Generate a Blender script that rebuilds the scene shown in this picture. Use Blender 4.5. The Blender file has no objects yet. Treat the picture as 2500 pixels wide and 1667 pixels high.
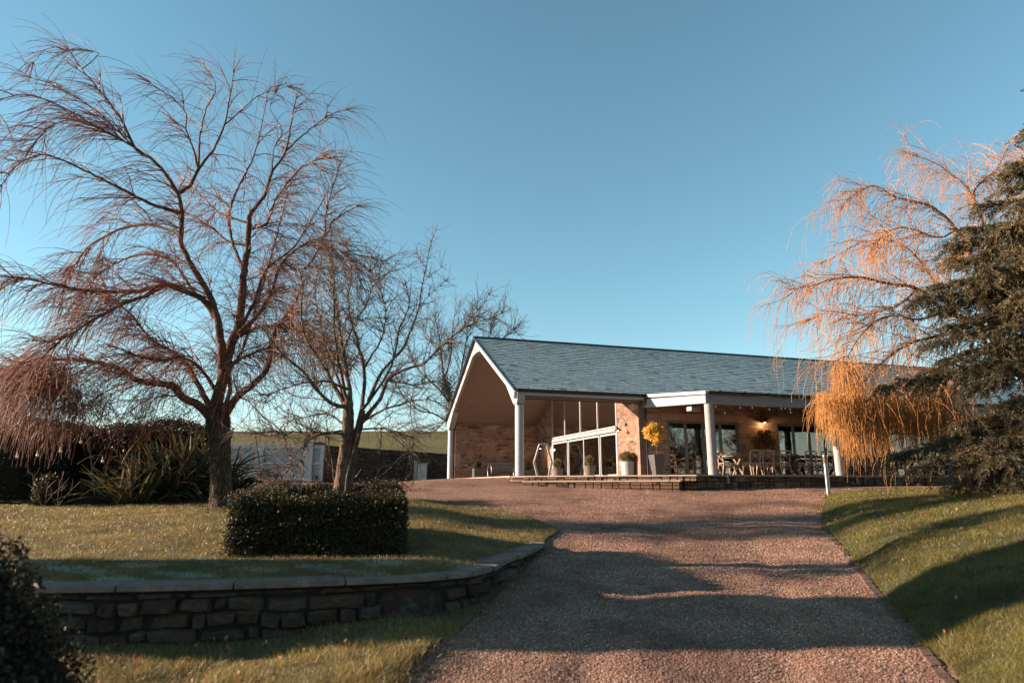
import bpy, math, random
import numpy as np
from mathutils import Vector
rng = np.random.default_rng(7)
random.seed(7)
PI = math.pi
SC = bpy.context.scene
COL = SC.collection

# ------------------------------------------------------------------ camera, world, sun, exposure
CAMZ = 1.6
PITCH = 0.216
F = 1600.0
cam_d = bpy.data.cameras.new("camera")
cam = bpy.data.objects.new("camera", cam_d)
COL.objects.link(cam)
cam.location = (0, 0, CAMZ)
cam.rotation_euler = (PI / 2 + PITCH, 0, 0)
cam_d.sensor_width = 36
cam_d.lens = 36 * F / 2500
cam_d.clip_end = 3000
cam_d.dof.use_dof = True
cam_d.dof.focus_distance = 21
cam_d.dof.aperture_fstop = 1.7
SC.camera = cam

SUN_T = Vector((1.047, 0.003, -0.28)).normalized()      # the way the light travels
elev = math.asin(-SUN_T.z)
w = bpy.data.worlds.new("World")
SC.world = w
w.use_nodes = True
nt = w.node_tree
nt.nodes.clear()
sky = nt.nodes.new('ShaderNodeTexSky')
sky.sky_type = 'NISHITA'
sky.sun_disc = False
sky.sun_elevation = elev
sky.sun_rotation = math.atan2(-SUN_T.x, -SUN_T.y)
sky.air_density = 1.0
sky.dust_density = 0.08
sky.ozone_density = 2.2
hsv = nt.nodes.new('ShaderNodeHueSaturation')
hsv.inputs['Hue'].default_value = 0.470
hsv.inputs['Saturation'].default_value = 1.0
bg = nt.nodes.new('ShaderNodeBackground')
bg.inputs['Strength'].default_value = 0.06
wo = nt.nodes.new('ShaderNodeOutputWorld')
nt.links.new(sky.outputs[0], hsv.inputs['Color'])
nt.links.new(hsv.outputs[0], bg.inputs[0])
nt.links.new(bg.outputs[0], wo.inputs[0])

sl = bpy.data.lights.new("sun", 'SUN')
sl.energy = 5.0
sl.angle = math.radians(0.6)
sl.color = (1.0, 0.78, 0.60)
so = bpy.data.objects.new("sun", sl)
COL.objects.link(so)
so.rotation_euler = SUN_T.to_track_quat('-Z', 'Y').to_euler()

vs = SC.view_settings
vs.view_transform = 'Standard'
vs.look = 'None'
vs.exposure = 1.85
vs.gamma = 1
vs.use_curve_mapping = False


# ------------------------------------------------------------------ helpers
def at(px, py, Y):
    """a point of the photograph (2500 px wide) taken to world depth Y"""
    a = (px - 1250) / F
    b = -(py - 833.5) / F
    c, s = math.cos(PITCH), math.sin(PITCH)
    r = np.array([a, c - b * s, s + b * c])
    p = r * (Y / r[1])
    p[2] += CAMZ
    return p


def tag(o, label=None, cat=None, group=None, kind=None):
    if label: o['label'] = label
    if cat: o['category'] = cat
    if group: o['group'] = group
    if kind: o['kind'] = kind
    return o


def empty(name, loc=(0, 0, 0), rz=0.0, label=None, cat=None, group=None, kind=None):
    o = bpy.data.objects.new(name, None)
    COL.objects.link(o)
    o.location = loc
    o.rotation_euler = (0, 0, rz)
    o.empty_display_size = .2
    return tag(o, label, cat, group, kind)


def link(name, me, mat, parent=None, smooth=False):
    o = bpy.data.objects.new(name, me)
    COL.objects.link(o)
    if mat is not None:
        for m in (mat if isinstance(mat, (list, tuple)) else [mat]):
            me.materials.append(m)
    if parent is not None:
        o.parent = parent
    if smooth:
        me.polygons.foreach_set('use_smooth', np.ones(len(me.polygons), bool))
    return o


def npmesh(name, V, Fc, mat, parent=None, smooth=False):
    """V (n,3), Fc (m,k) all faces with k corners"""
    V = np.asarray(V, np.float32)
    Fc = np.asarray(Fc, np.int32)
    me = bpy.data.meshes.new(name)
    me.vertices.add(len(V))
    me.vertices.foreach_set('co', V.ravel())
    m, k = Fc.shape
    me.loops.add(m * k)
    me.loops.foreach_set('vertex_index', Fc.ravel())
    me.polygons.add(m)
    me.polygons.foreach_set('loop_start', np.arange(0, m * k, k, dtype=np.int32))
    me.polygons.foreach_set('loop_total', np.full(m, k, np.int32))
    me.update(calc_edges=True)
    return link(name, me, mat, parent, smooth)


class MB:
    """collects shapes, builds them as one mesh object"""
    def __init__(s):
        s.v = []; s.f = []

    def add(s, vs_, fs):
        n = len(s.v)
        s.v += [tuple(map(float, p)) for p in vs_]
        s.f += [tuple(i + n for i in f) for f in fs]
        return s

    def box(s, x0, x1, y0, y1, z0, z1):
        return s.add([(x0, y0, z0), (x1, y0, z0), (x1, y1, z0), (x0, y1, z0), (x0, y0, z1), (x1, y0, z1), (x1, y1, z1), (x0, y1, z1)],
                     [(0, 3, 2, 1), (4, 5, 6, 7), (0, 1, 5, 4), (1, 2, 6, 5), (2, 3, 7, 6), (3, 0, 4, 7)])

    def prism(s, pts, a, b, axis='x'):
        """polygon pts in the plane across axis, swept from a to b"""
        n = len(pts)
        def m(t, p):
            return (t, p[0], p[1]) if axis == 'x' else ((p[0], t, p[1]) if axis == 'y' else (p[0], p[1], t))
        v = [m(a, p) for p in pts] + [m(b, p) for p in pts]
        f = [tuple(range(n)), tuple(range(2 * n - 1, n - 1, -1))]
        for i in range(n):
            j = (i + 1) % n
            f.append((i, i + n, j + n, j))
        return s.add(v, f)

    def lathe(s, prof, c=(0, 0, 0), n=20, caps=True):
        """profile of (r, z)"""
        k = len(prof)
        v = []
        for r, z in prof:
            for i in range(n):
                t = 2 * PI * i / n
                v.append((c[0] + r * math.cos(t), c[1] + r * math.sin(t), c[2] + z))
        f = []
        for j in range(k - 1):
            for i in range(n):
                i2 = (i + 1) % n
                f.append((j * n + i, j * n + i2, (j + 1) * n + i2, (j + 1) * n + i))
        if caps:
            f.append(tuple(range(n - 1, -1, -1)))
            f.append(tuple(range((k - 1) * n, k * n)))
        return s.add(v, f)

    def tube(s, pts, r, n=8):
        P = np.array(pts, float)
        R = np.full(len(P), r, float) if np.isscalar(r) else np.array(r, float)
        V, Q = tube_batch(P[None], R[None], n)
        s.add(V, [tuple(q) for q in Q])
        k = len(P)
        b = len(s.v) - len(V)
        s.f.append(tuple(b + i for i in range(n - 1, -1, -1)))
        s.f.append(tuple(b + (k - 1) * n + i for i in range(n)))
        return s

    def bar(s, a, b, w_, h_):
        """rectangular bar between two points"""
        a = Vector(a); b = Vector(b)
        d = (b - a).normalized()
        up = Vector((0, 0, 1)) if abs(d.z) < .95 else Vector((0, 1, 0))
        x = d.cross(up).normalized() * (w_ / 2)
        y = x.cross(d).normalized() * (h_ / 2)
        v = [a - x - y, a + x - y, a + x + y, a - x + y, b - x - y, b + x - y, b + x + y, b - x + y]
        return s.add(v, [(0, 3, 2, 1), (4, 5, 6, 7), (0, 1, 5, 4), (1, 2, 6, 5), (2, 3, 7, 6), (3, 0, 4, 7)])

    def build(s, name, mat, parent=None, smooth=False, bevel=0):
        me = bpy.data.meshes.new(name)
        me.from_pydata(s.v, [], s.f)
        me.update()
        o = link(name, me, mat, parent, smooth)
        if bevel:
            m = o.modifiers.new('bevel', 'BEVEL')
            m.width = bevel; m.segments = 2; m.limit_method = 'ANGLE'
        if smooth:
            try:
                me.set_sharp_from_angle(angle=math.radians(40))
            except Exception:
                pass
        return o


def norm(a):
    return a / (np.linalg.norm(a, axis=-1, keepdims=True) + 1e-9)


def tube_batch(P, R, n=3):
    """P (T,N,3) paths, R (T,N) radii -> vertices, quads"""
    T, N, _ = P.shape
    t = np.empty_like(P)
    t[:, 1:-1] = P[:, 2:] - P[:, :-2]
    t[:, 0] = P[:, 1] - P[:, 0]
    t[:, -1] = P[:, -1] - P[:, -2]
    t = norm(t)
    mean = norm(t.mean(axis=1))
    ref = np.where(np.abs(mean[:, 2:3]) > .8, np.array([[1., 0, 0]]), np.array([[0, 0, 1.]]))
    a = norm(ref[:, None, :] - (ref[:, None, :] * t).sum(-1, keepdims=True) * t)
    b = np.cross(t, a)
    ang = np.arange(n) * 2 * PI / n
    V = P[:, :, None, :] + R[:, :, None, None] * (a[:, :, None, :] * np.cos(ang)[None, None, :, None] + b[:, :, None, :] * np.sin(ang)[None, None, :, None])
    V = V.reshape(-1, 3)
    i = np.arange(T)[:, None, None] * N * n + np.arange(N - 1)[None, :, None] * n
    k = np.arange(n)[None, None, :]
    k2 = (k + 1) % n
    Q = np.stack([i + k, i + k2, i + n + k2, i + n + k], -1).reshape(-1, 4)
    return V, Q


class Geo:
    def __init__(s):
        s.V = []; s.Q = []; s.n = 0

    def add(s, V, Q):
        s.V.append(V); s.Q.append(Q + s.n); s.n += len(V)

    def build(s, name, mat, parent=None, smooth=True):
        return npmesh(name, np.concatenate(s.V), np.concatenate(s.Q), mat, parent, smooth)


def resample(pts, step=.12):
    P = np.array(pts, float)
    n = len(P)
    if n > 2:
        ext = np.vstack([2 * P[0] - P[1], P, 2 * P[-1] - P[-2]])
        out = []
        for i in range(n - 1):
            p0, p1, p2, p3 = ext[i:i + 4]
            m = max(2, int(np.linalg.norm(p2 - p1) / step))
            t = np.linspace(0, 1, m, endpoint=False)[:, None]
            out.append(.5 * ((2 * p1) + (-p0 + p2) * t + (2 * p0 - 5 * p1 + 4 * p2 - p3) * t ** 2 + (-p0 + 3 * p1 - 3 * p2 + p3) * t ** 3))
        out.append(P[-1:])
        return np.concatenate(out)
    m = max(3, int(np.linalg.norm(P[1] - P[0]) / step))
    t = np.linspace(0, 1, m)[:, None]
    return P[0] * (1 - t) + P[1] * t


def grow(S, D, L, N, grav=0., noise=.1, up=0.):
    """walks T twigs of length L from S along D, bending them down by grav"""
    T = len(S)
    P = np.empty((T, N, 3))
    P[:, 0] = S
    d = norm(D.copy())
    st = (L / (N - 1))[:, None]
    g = grav if np.ndim(grav) else np.full(T, grav)
    for i in range(1, N):
        d = d + rng.normal(0, noise, (T, 3))
        d[:, 2] += up - g * (st[:, 0] / .1)
        d = norm(d)
        P[:, i] = P[:, i - 1] + d * st
    return P


def pick(paths, n, lo=.2, hi=1., wt=None):
    """n random points on a list of (P,R): position, tangent, radius, fraction"""
    ln = np.array([len(p[0]) for p in paths], float)
    if wt is not None:
        ln = ln * np.array(wt)
    idx = rng.choice(len(paths), n, p=ln / ln.sum())
    fr = lo + (hi - lo) * rng.random(n)
    S = np.empty((n, 3)); D = np.empty((n, 3)); R = np.empty(n)
    for k in range(n):
        P, r = paths[idx[k]]
        j = min(len(P) - 2, int(fr[k] * (len(P) - 1)))
        S[k] = P[j]; D[k] = P[j + 1] - P[j]; R[k] = r[j]
    return S, norm(D), R, fr


def side(D, lo=.6, hi=1.3, upb=0.):
    """directions leaving D at an angle lo..hi (radians), random side"""
    r = norm(rng.normal(0, 1, D.shape) + np.array([0, 0, upb]))
    perp = norm(r - (r * D).sum(-1, keepdims=True) * D)
    a = rng.uniform(lo, hi, (len(D), 1))
    return norm(D * np.cos(a) + perp * np.sin(a))


def leaves(P, L, W, mat, name, parent=None, dirs=None, spread=1.0):
    """a bent leaf of two triangles at every point"""
    n = len(P)
    L = np.broadcast_to(np.asarray(L, float), (n,)); W = np.broadcast_to(np.asarray(W, float), (n,))
    d = norm(rng.normal(0, 1, (n, 3)) * spread + (0 if dirs is None else dirs))
    r = norm(rng.normal(0, 1, (n, 3)))
    s_ = norm(np.cross(d, r))
    V = np.empty((n, 4, 3))
    V[:, 0] = P
    V[:, 1] = P + d * (L * .5)[:, None] + s_ * (W * .5)[:, None]
    V[:, 2] = P + d * L[:, None]
    V[:, 3] = P + d * (L * .5)[:, None] - s_ * (W * .5)[:, None]
    Q = np.arange(n * 4).reshape(n, 4)
    return npmesh(name, V.reshape(-1, 3), Q, mat, parent)


def ico(c, rad, sub=2, sc=(1, 1, 1), jitter=0.):
    import bmesh
    bm = bmesh.new()
    bmesh.ops.create_icosphere(bm, subdivisions=sub, radius=1)
    V = np.array([v.co[:] for v in bm.verts])
    Fc = [tuple(v.index for v in f.verts) for f in bm.faces]
    bm.free()
    if jitter:
        V = V * (1 + rng.normal(0, jitter, (len(V), 1)))
    return V * rad * np.array(sc) + np.array(c), Fc


# ------------------------------------------------------------------ materials
def lin(c):
    return tuple(list(c) + [1.0])[:4]


ALB = .74      # overall reflectance of the surfaces at this exposure


class N:
    def __init__(s, name):
        s.m = bpy.data.materials.new(name)
        s.m.use_nodes = True
        s.t = s.m.node_tree
        s.b = s.t.nodes['Principled BSDF']
        s.out = s.t.nodes['Material Output']

    def n(s, typ, **kw):
        x = s.t.nodes.new(typ)
        for k, v in kw.items():
            if k.startswith('_'):
                setattr(x, k[1:], v)
            else:
                x.inputs[k.replace('__', ' ')].default_value = v
        return x

    def l(s, a, b):
        s.t.links.new(a, b)

    def coord(s, kind='Object'):
        return s.n('ShaderNodeTexCoord').outputs[kind]

    def noise(s, vec, scale, detail=4, rough=.55):
        x = s.n('ShaderNodeTexNoise', Scale=scale, Detail=detail, Roughness=rough)
        s.l(vec, x.inputs['Vector'])
        return x.outputs['Fac']

    def ramp(s, fac, stops, interp='LINEAR'):
        x = s.n('ShaderNodeValToRGB')
        x.color_ramp.interpolation = interp
        e = x.color_ramp.elements
        while len(e) > 1: e.remove(e[-1])
        e[0].position = stops[0][0]; e[0].color = lin(stops[0][1])
        for p, c in stops[1:]:
            q = e.new(p); q.color = lin(c)
        s.l(fac, x.inputs[0])
        return x.outputs[0]

    def mix(s, a, b, fac=.5, mode='MIX'):
        x = s.n('ShaderNodeMix', _data_type='RGBA', _blend_type=mode)
        for v, i in ((fac, 0), (a, 6), (b, 7)):
            if hasattr(v, 'links') or hasattr(v, 'is_linked'):
                s.l(v, x.inputs[i])
            else:
                x.inputs[i].default_value = v if i == 0 else lin(v)
        return x.outputs[2]

    def bump(s, h, strength=.5, dist=.02, prev=None):
        x = s.n('ShaderNodeBump', Strength=strength, Distance=dist)
        s.l(h, x.inputs['Height'])
        if prev is not None: s.l(prev, x.inputs['Normal'])
        return x.outputs[0]

    def fin(s, col=None, rough=.8, nrm=None, metal=0., spec=.3):
        b = s.b
        if col is not None:
            if hasattr(col, 'is_linked'):
                col = s.mix(col, (ALB, ALB, ALB), 1., 'MULTIPLY')
                s.l(col, b.inputs['Base Color'])
            else: b.inputs['Base Color'].default_value = lin([x * ALB for x in col])
        if hasattr(rough, 'is_linked'): s.l(rough, b.inputs['Roughness'])
        else: b.inputs['Roughness'].default_value = rough
        b.inputs['Metallic'].default_value = metal
        b.inputs['Specular IOR Level'].default_value = spec
        if nrm is not None: s.l(nrm, b.inputs['Normal'])
        return s.m


def simple(name, c1, c2=None, scale=6., rough=.7, bump=.0, bd=.01, metal=0., spec=.3):
    a = N(name)
    v = a.coord()
    if c2 is None: c2 = tuple(x * .8 for x in c1)
    f = a.noise(v, scale, 6)
    col = a.ramp(f, [(.3, c2), (.7, c1)])
    nr = a.bump(a.noise(v, scale * 5, 5), bump, bd) if bump else None
    return a.fin(col, rough, nr, metal, spec)


def leafmat(name, cols, rough=.5, trans=.25, spec=.3):
    a = N(name)
    g = a.n('ShaderNodeNewGeometry')
    n = len(cols)
    col = a.ramp(g.outputs['Random Per Island'], [(i / (n - 1), c) for i, c in enumerate(cols)])
    a.fin(col, rough, None, 0, spec)
    if trans:
        tr = a.n('ShaderNodeBsdfTranslucent')
        a.l(col, tr.inputs[0])
        mx = a.n('ShaderNodeMixShader', Fac=trans)
        a.l(a.b.outputs[0], mx.inputs[1]); a.l(tr.outputs[0], mx.inputs[2])
        a.l(mx.outputs[0], a.out.inputs[0])
    return a.m


def bark(name, c1, c2, sx=18, bumps=.9, bd=.03):
    a = N(name)
    v = a.coord()
    mp = a.n('ShaderNodeMapping')
    mp.inputs['Scale'].default_value = (1, 1, .16)
    a.l(v, mp.inputs['Vector'])
    vo = a.n('ShaderNodeTexVoronoi', Scale=sx * 1.4, _feature='DISTANCE_TO_EDGE')
    nz = a.n('ShaderNodeTexNoise', Scale=sx * .6, Detail=4.)
    a.l(mp.outputs[0], nz.inputs['Vector'])
    av = a.n('ShaderNodeMix', _data_type='VECTOR')
    av.inputs[0].default_value = .12
    a.l(mp.outputs[0], av.inputs[4]); a.l(nz.outputs['Color'], av.inputs[5])
    a.l(av.outputs[1], vo.inputs['Vector'])
    h = a.ramp(vo.outputs['Distance'], [(0., (0, 0, 0)), (.28, (1, 1, 1))])
    f = a.noise(v, 5, 5)
    col = a.mix(a.ramp(f, [(.3, c2), (.7, c1)]), tuple(x * .35 for x in c2), a.ramp(vo.outputs['Distance'], [(0., (1, 1, 1)), (.12, (0, 0, 0))]))
    return a.fin(col, .9, a.bump(h, bumps, bd), 0, .15)


def stonework(name, cols, mortar, bw=.36, rh=.14, bump=.8, bd=.03, msize=.012, dist=.05, rough=.9):
    """coursed rubble in the plane of a wall: u = x + y, height = z"""
    a = N(name)
    v = a.coord()
    sp = a.n('ShaderNodeSeparateXYZ'); a.l(v, sp.inputs[0])
    ad = a.n('ShaderNodeMath', _operation='ADD'); a.l(sp.outputs[0], ad.inputs[0]); a.l(sp.outputs[1], ad.inputs[1])
    cb = a.n('ShaderNodeCombineXYZ'); a.l(ad.outputs[0], cb.inputs[0]); a.l(sp.outputs[2], cb.inputs[1])
    nz = a.n('ShaderNodeTexNoise', Scale=2.2, Detail=3.); a.l(cb.outputs[0], nz.inputs['Vector'])
    sb = a.n('ShaderNodeVectorMath', _operation='SUBTRACT'); a.l(nz.outputs['Color'], sb.inputs[0]); sb.inputs[1].default_value = (.5, .5, .5)
    sc_ = a.n('ShaderNodeVectorMath', _operation='SCALE'); a.l(sb.outputs[0], sc_.inputs[0]); sc_.inputs['Scale'].default_value = dist * 2
    nz2 = a.n('ShaderNodeTexNoise', Scale=14., Detail=2.); a.l(cb.outputs[0], nz2.inputs['Vector'])
    sb2 = a.n('ShaderNodeVectorMath', _operation='SUBTRACT'); a.l(nz2.outputs['Color'], sb2.inputs[0]); sb2.inputs[1].default_value = (.5, .5, .5)
    sc2 = a.n('ShaderNodeVectorMath', _operation='SCALE'); a.l(sb2.outputs[0], sc2.inputs[0]); sc2.inputs['Scale'].default_value = dist * .5
    va = a.n('ShaderNodeVectorMath', _operation='ADD'); a.l(cb.outputs[0], va.inputs[0]); a.l(sc_.outputs[0], va.inputs[1])
    vb = a.n('ShaderNodeVectorMath', _operation='ADD'); a.l(va.outputs[0], vb.inputs[0]); a.l(sc2.outputs[0], vb.inputs[1])

    def brick(bw_, rh_, off, sq, sqf):
        br = a.n('ShaderNodeTexBrick', Scale=1., Mortar__Size=msize, Mortar__Smooth=.6, Bias=0.)
        br.inputs['Brick Width'].default_value = bw_
        br.inputs['Row Height'].default_value = rh_
        br.offset = off; br.squash = sq; br.squash_frequency = sqf
        br.inputs['Color1'].default_value = (0, 0, 0, 1); br.inputs['Color2'].default_value = (1, 1, 1, 1); br.inputs['Mortar'].default_value = (.5, .5, .5, 1)
        a.l(vb.outputs[0], br.inputs['Vector'])
        return br
    b1 = brick(bw, rh, .43, .6, 3)
    b2 = brick(bw * 1.7, rh * 2, .3, 1.4, 2)
    sel = a.n('ShaderNodeTexNoise', Scale=1.1, Detail=1.); a.l(cb.outputs[0], sel.inputs['Vector'])
    selr = a.ramp(sel.outputs['Fac'], [(.56, (0, 0, 0)), (.57, (1, 1, 1))])
    tone = a.mix(b1.outputs['Color'], b2.outputs['Color'], selr)
    mor = a.mix(b1.outputs['Fac'], b2.outputs['Fac'], selr)
    n = len(cols)
    c = a.ramp(tone, [(i / (n - 1), k) for i, k in enumerate(cols)], 'LINEAR')
    fine = a.noise(v, 22, 6, .7)
    c = a.mix(c, a.ramp(fine, [(.3, (.45, .42, .4)), (.65, (1.05, 1.05, 1.05))]), .6, 'MULTIPLY')
    big = a.noise(v, 1.3, 3)
    c = a.mix(c, a.ramp(big, [(.35, (.6, .58, .55)), (.65, (1, 1, 1))]), .6, 'MULTIPLY')
    c = a.mix(c, mortar, mor)
    hh = a.n('ShaderNodeMath', _operation='SUBTRACT'); a.l(fine, hh.inputs[0]); a.l(mor, hh.inputs[1])
    return a.fin(c, rough, a.bump(hh.outputs[0], bump, bd), 0, .15)


M = {}
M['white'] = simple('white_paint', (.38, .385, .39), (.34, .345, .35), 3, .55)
M['shadedrender'] = simple('render_brown_shade', (.27, .20, .16), (.24, .175, .14), 2, .9)  # white plaster browned: shade and warm bounce put into the colour
M['grey'] = simple('grey_paint', (.26, .275, .275), (.22, .235, .235), 4, .5)
M['black'] = simple('black_plastic', (.012, .013, .014), (.008, .008, .009), 8, .35, spec=.5)
M['brick'] = stonework('sandstone_wall', [(.15, .08, .06), (.50, .29, .2), (.30, .15, .10), (.60, .41, .30), (.42, .2, .13), (.55, .36, .27), (.16, .10, .08)], (.46, .34, .27), .34, .105, 1., .03)
M['sand'] = simple('dressed_sandstone', (.66, .42, .30), (.54, .33, .23), 3, .9, .3)
M['rubble'] = stonework('rubble_stone', [(.10, .06, .04), (.17, .11, .075), (.10, .06, .04), (.2, .14, .10), (.07, .045, .032)], (.02, .014, .01), .40, .19, 1., .08, .02, .2)
M['step'] = stonework('step_stone', [(.16, .085, .055), (.30, .18, .125), (.22, .12, .08), (.36, .25, .18), (.12, .075, .055)], (.05, .035, .028), .28, .10, 1., .05, .016, .08)
M['paving'] = simple('paving', (.48, .36, .29), (.36, .26, .21), 5, .85, .3)
M['woodlight'] = simple('weathered_wood', (.54, .38, .28), (.38, .26, .19), 12, .7, .3, .004)
M['wooddark'] = simple('dark_table_wood', (.10, .065, .045), (.06, .04, .03), 10, .7)
M['iron'] = simple('iron', (.03, .025, .022), (.02, .016, .015), 10, .5, spec=.4)
M['slategrey'] = simple('bench_paint', (.22, .23, .23), (.16, .17, .17), 8, .6)
M['zinc'] = simple('grey_metal_pot', (.36, .38, .40), (.30, .32, .34), 3, .45, spec=.5)
M['darkpot'] = simple('dark_planter', (.09, .09, .09), (.06, .06, .06), 6, .45, spec=.5)
M['stonepot'] = simple('pebbled_pot', (.30, .24, .20), (.07, .055, .05), 60, .9, 1., .01)
M['soil'] = simple('soil', (.035, .022, .015), (.02, .013, .01), 20, 1., 1., .02)
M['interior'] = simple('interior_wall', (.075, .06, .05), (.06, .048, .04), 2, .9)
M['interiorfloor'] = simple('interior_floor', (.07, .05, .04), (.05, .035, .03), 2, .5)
M['curtain'] = simple('curtain', (.40, .36, .31), (.32, .28, .24), 6, .9)
M['cream'] = simple('cream_cabinet', (.62, .60, .52), (.55, .53, .46), 3, .6)
M['gate'] = simple('gate_paint', (.46, .51, .53), (.40, .45, .48), 3, .6)
M['steel'] = simple('brushed_steel', (.55, .54, .52), (.45, .44, .43), 30, .28, metal=1.)
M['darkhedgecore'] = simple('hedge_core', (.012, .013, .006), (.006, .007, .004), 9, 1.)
M['cable'] = simple('pale_cable', (.5, .48, .44), (.45, .43, .4), 9, .6)
M['bark'] = bark('willow_bark', (.20, .135, .085), (.10, .065, .042), 16, 1., .05)
M['limb'] = bark('willow_limb', (.22, .10, .06), (.13, .06, .038), 22, .5, .015)
M['twig'] = leafmat('willow_twig', [(.25, .08, .042), (.40, .145, .075), (.17, .058, .032), (.44, .2, .11)], .55, 0)
M['fruitbark'] = bark('fruit_bark', (.24, .155, .105), (.11, .07, .048), 22, .5, .015)
M['fruittwig'] = leafmat('fruit_twig', [(.13, .08, .055), (.21, .125, .08), (.09, .06, .04)], .6, 0)
M['greytwig'] = leafmat('grey_twig', [(.13, .10, .08), (.22, .16, .12), (.09, .07, .055)], .7, 0)
M['goldtwig'] = leafmat('golden_twig', [(.56, .25, .065), (.68, .34, .09), (.40, .165, .055), (.58, .22, .06)], .5, 0)
M['goldlimb'] = bark('golden_limb', (.42, .2, .10), (.26, .11, .06), 22, .4, .012)
M['ivy'] = leafmat('ivy', [(.03, .04, .015), (.06, .06, .03), (.1, .08, .05)])
M['box'] = leafmat('box_leaf', [(.02, .022, .008), (.035, .034, .012), (.055, .046, .018), (.09, .065, .028)], .6, .1, .15)
M['boxbrown'] = leafmat('box_leaf_brown', [(.12, .10, .03), (.2, .145, .045), (.26, .18, .06)], .5)
M['dark'] = leafmat('dark_leaf', [(.015, .018, .008), (.03, .03, .012), (.05, .045, .018), (.022, .025, .01)], .5, .15)
M['rust'] = leafmat('rust_leaf', [(.10, .05, .02), (.2, .10, .03), (.06, .045, .02), (.26, .15, .04)], .6)
M['yellow'] = leafmat('yellow_leaf', [(.75, .42, .06), (.95, .6, .12), (.6, .32, .05), (.85, .52, .12)], .5, .4)
M['brownball'] = leafmat('brown_leaf', [(.3, .15, .05), (.42, .22, .08), (.22, .11, .05)], .7)
M['conifer'] = leafmat('conifer_needle', [(.06, .052, .022), (.105, .082, .034), (.15, .108, .046), (.036, .036, .016), (.26, .16, .07)], .6, .15)
M['flax'] = leafmat('flax_leaf', [(.05, .065, .035), (.09, .09, .04), (.16, .11, .04), (.06, .08, .06), (.18, .12, .05)], .65, .15, .1)
M['mulch'] = M['soil']


def grassmat(name, cols, trans=.35):
    a = N(name)
    g = a.n('ShaderNodeNewGeometry')
    n = len(cols)
    col = a.ramp(g.outputs['Random Per Island'], [(i / (n - 1), c) for i, c in enumerate(cols)])
    v = a.coord()
    col = a.mix(col, a.ramp(a.noise(v, 1.2, 5), [(.3, (.5, .45, .38)), (.68, (1.15, 1.1, 1.0))]), 1., 'MULTIPLY')
    col = a.mix(col, a.ramp(a.noise(v, 5.5, 4, .6), [(.34, (.45, .38, .3)), (.5, (1, 1, 1))]), .8, 'MULTIPLY')
    a.fin(col, .45, None, 0, .4)
    tr = a.n('ShaderNodeBsdfTranslucent'); a.l(col, tr.inputs[0])
    mx = a.n('ShaderNodeMixShader', Fac=trans)
    a.l(a.b.outputs[0], mx.inputs[1]); a.l(tr.outputs[0], mx.inputs[2]); a.l(mx.outputs[0], a.out.inputs[0])
    return a.m


M['grassL'] = grassmat('frosted_grass', [(.20, .15, .042), (.29, .22, .064), (.37, .28, .10), (.23, .18, .052), (.48, .38, .2)])
M['grassR'] = grassmat('green_grass', [(.12, .115, .022), (.2, .17, .038), (.27, .22, .065), (.15, .14, .03), (.36, .29, .12)])
M['turf'] = simple('turf', (.13, .115, .045), (.07, .065, .03), 9, 1., 1., .03)
M['turfR'] = simple('turf_green', (.08, .085, .025), (.05, .055, .02), 9, 1., 1., .03)


def gravelmat():
    a = N('red_gravel')
    v = a.coord()
    vo = a.n('ShaderNodeTexVoronoi', Scale=55.); a.l(v, vo.inputs['Vector'])
    sp = a.n('ShaderNodeSeparateColor'); a.l(vo.outputs['Color'], sp.inputs[0])
    c = a.ramp(sp.outputs[0], [(0, (.3, .14, .095)), (.3, (.5, .26, .175)), (.55, (.64, .38, .27)), (.75, (.4, .22, .155)), (.9, (.56, .42, .34)), (1, (.74, .58, .47))])
    c = a.mix(c, a.ramp(vo.outputs['Distance'], [(.2, (1, 1, 1)), (.75, (.25, .22, .2))]), .8, 'MULTIPLY')
    c = a.mix(c, a.ramp(a.noise(v, .55, 6, .65), [(.36, (.55, .53, .53)), (.5, (1.05, 1.02, 1.)), (.7, (1.25, 1.2, 1.15))]), .9, 'MULTIPLY')
    h = a.ramp(vo.outputs['Distance'], [(0, (1, 1, 1)), (.6, (0, 0, 0))])
    nr = a.bump(h, 1., .03)
    nr = a.bump(a.noise(v, 14, 4), .8, .05, nr)
    return a.fin(c, .95, nr, 0, .15)


M['gravel'] = gravelmat()
a = N('pebble')
g = a.n('ShaderNodeNewGeometry')
_pc = a.coord()
M['pebble'] = a.fin(a.mix(a.mix(a.ramp(a.noise(_pc, .55, 6, .65), [(.36, (.5, .48, .48)), (.5, (1., .98, .96)), (.7, (1.25, 1.2, 1.15))]), a.ramp(a.noise(_pc, 2.3, 3), [(.35, (.7, .7, .7)), (.6, (1.05, 1.05, 1.05))]), 1., 'MULTIPLY'), a.ramp(g.outputs['Random Per Island'], [(0, (.22, .105, .07)), (.3, (.40, .205, .135)), (.55, (.52, .295, .205)), (.75, (.32, .17, .12)), (.9, (.46, .35, .28)), (1, (.72, .58, .48))]), 1., 'MULTIPLY'), .8, None, 0, .25)


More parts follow.
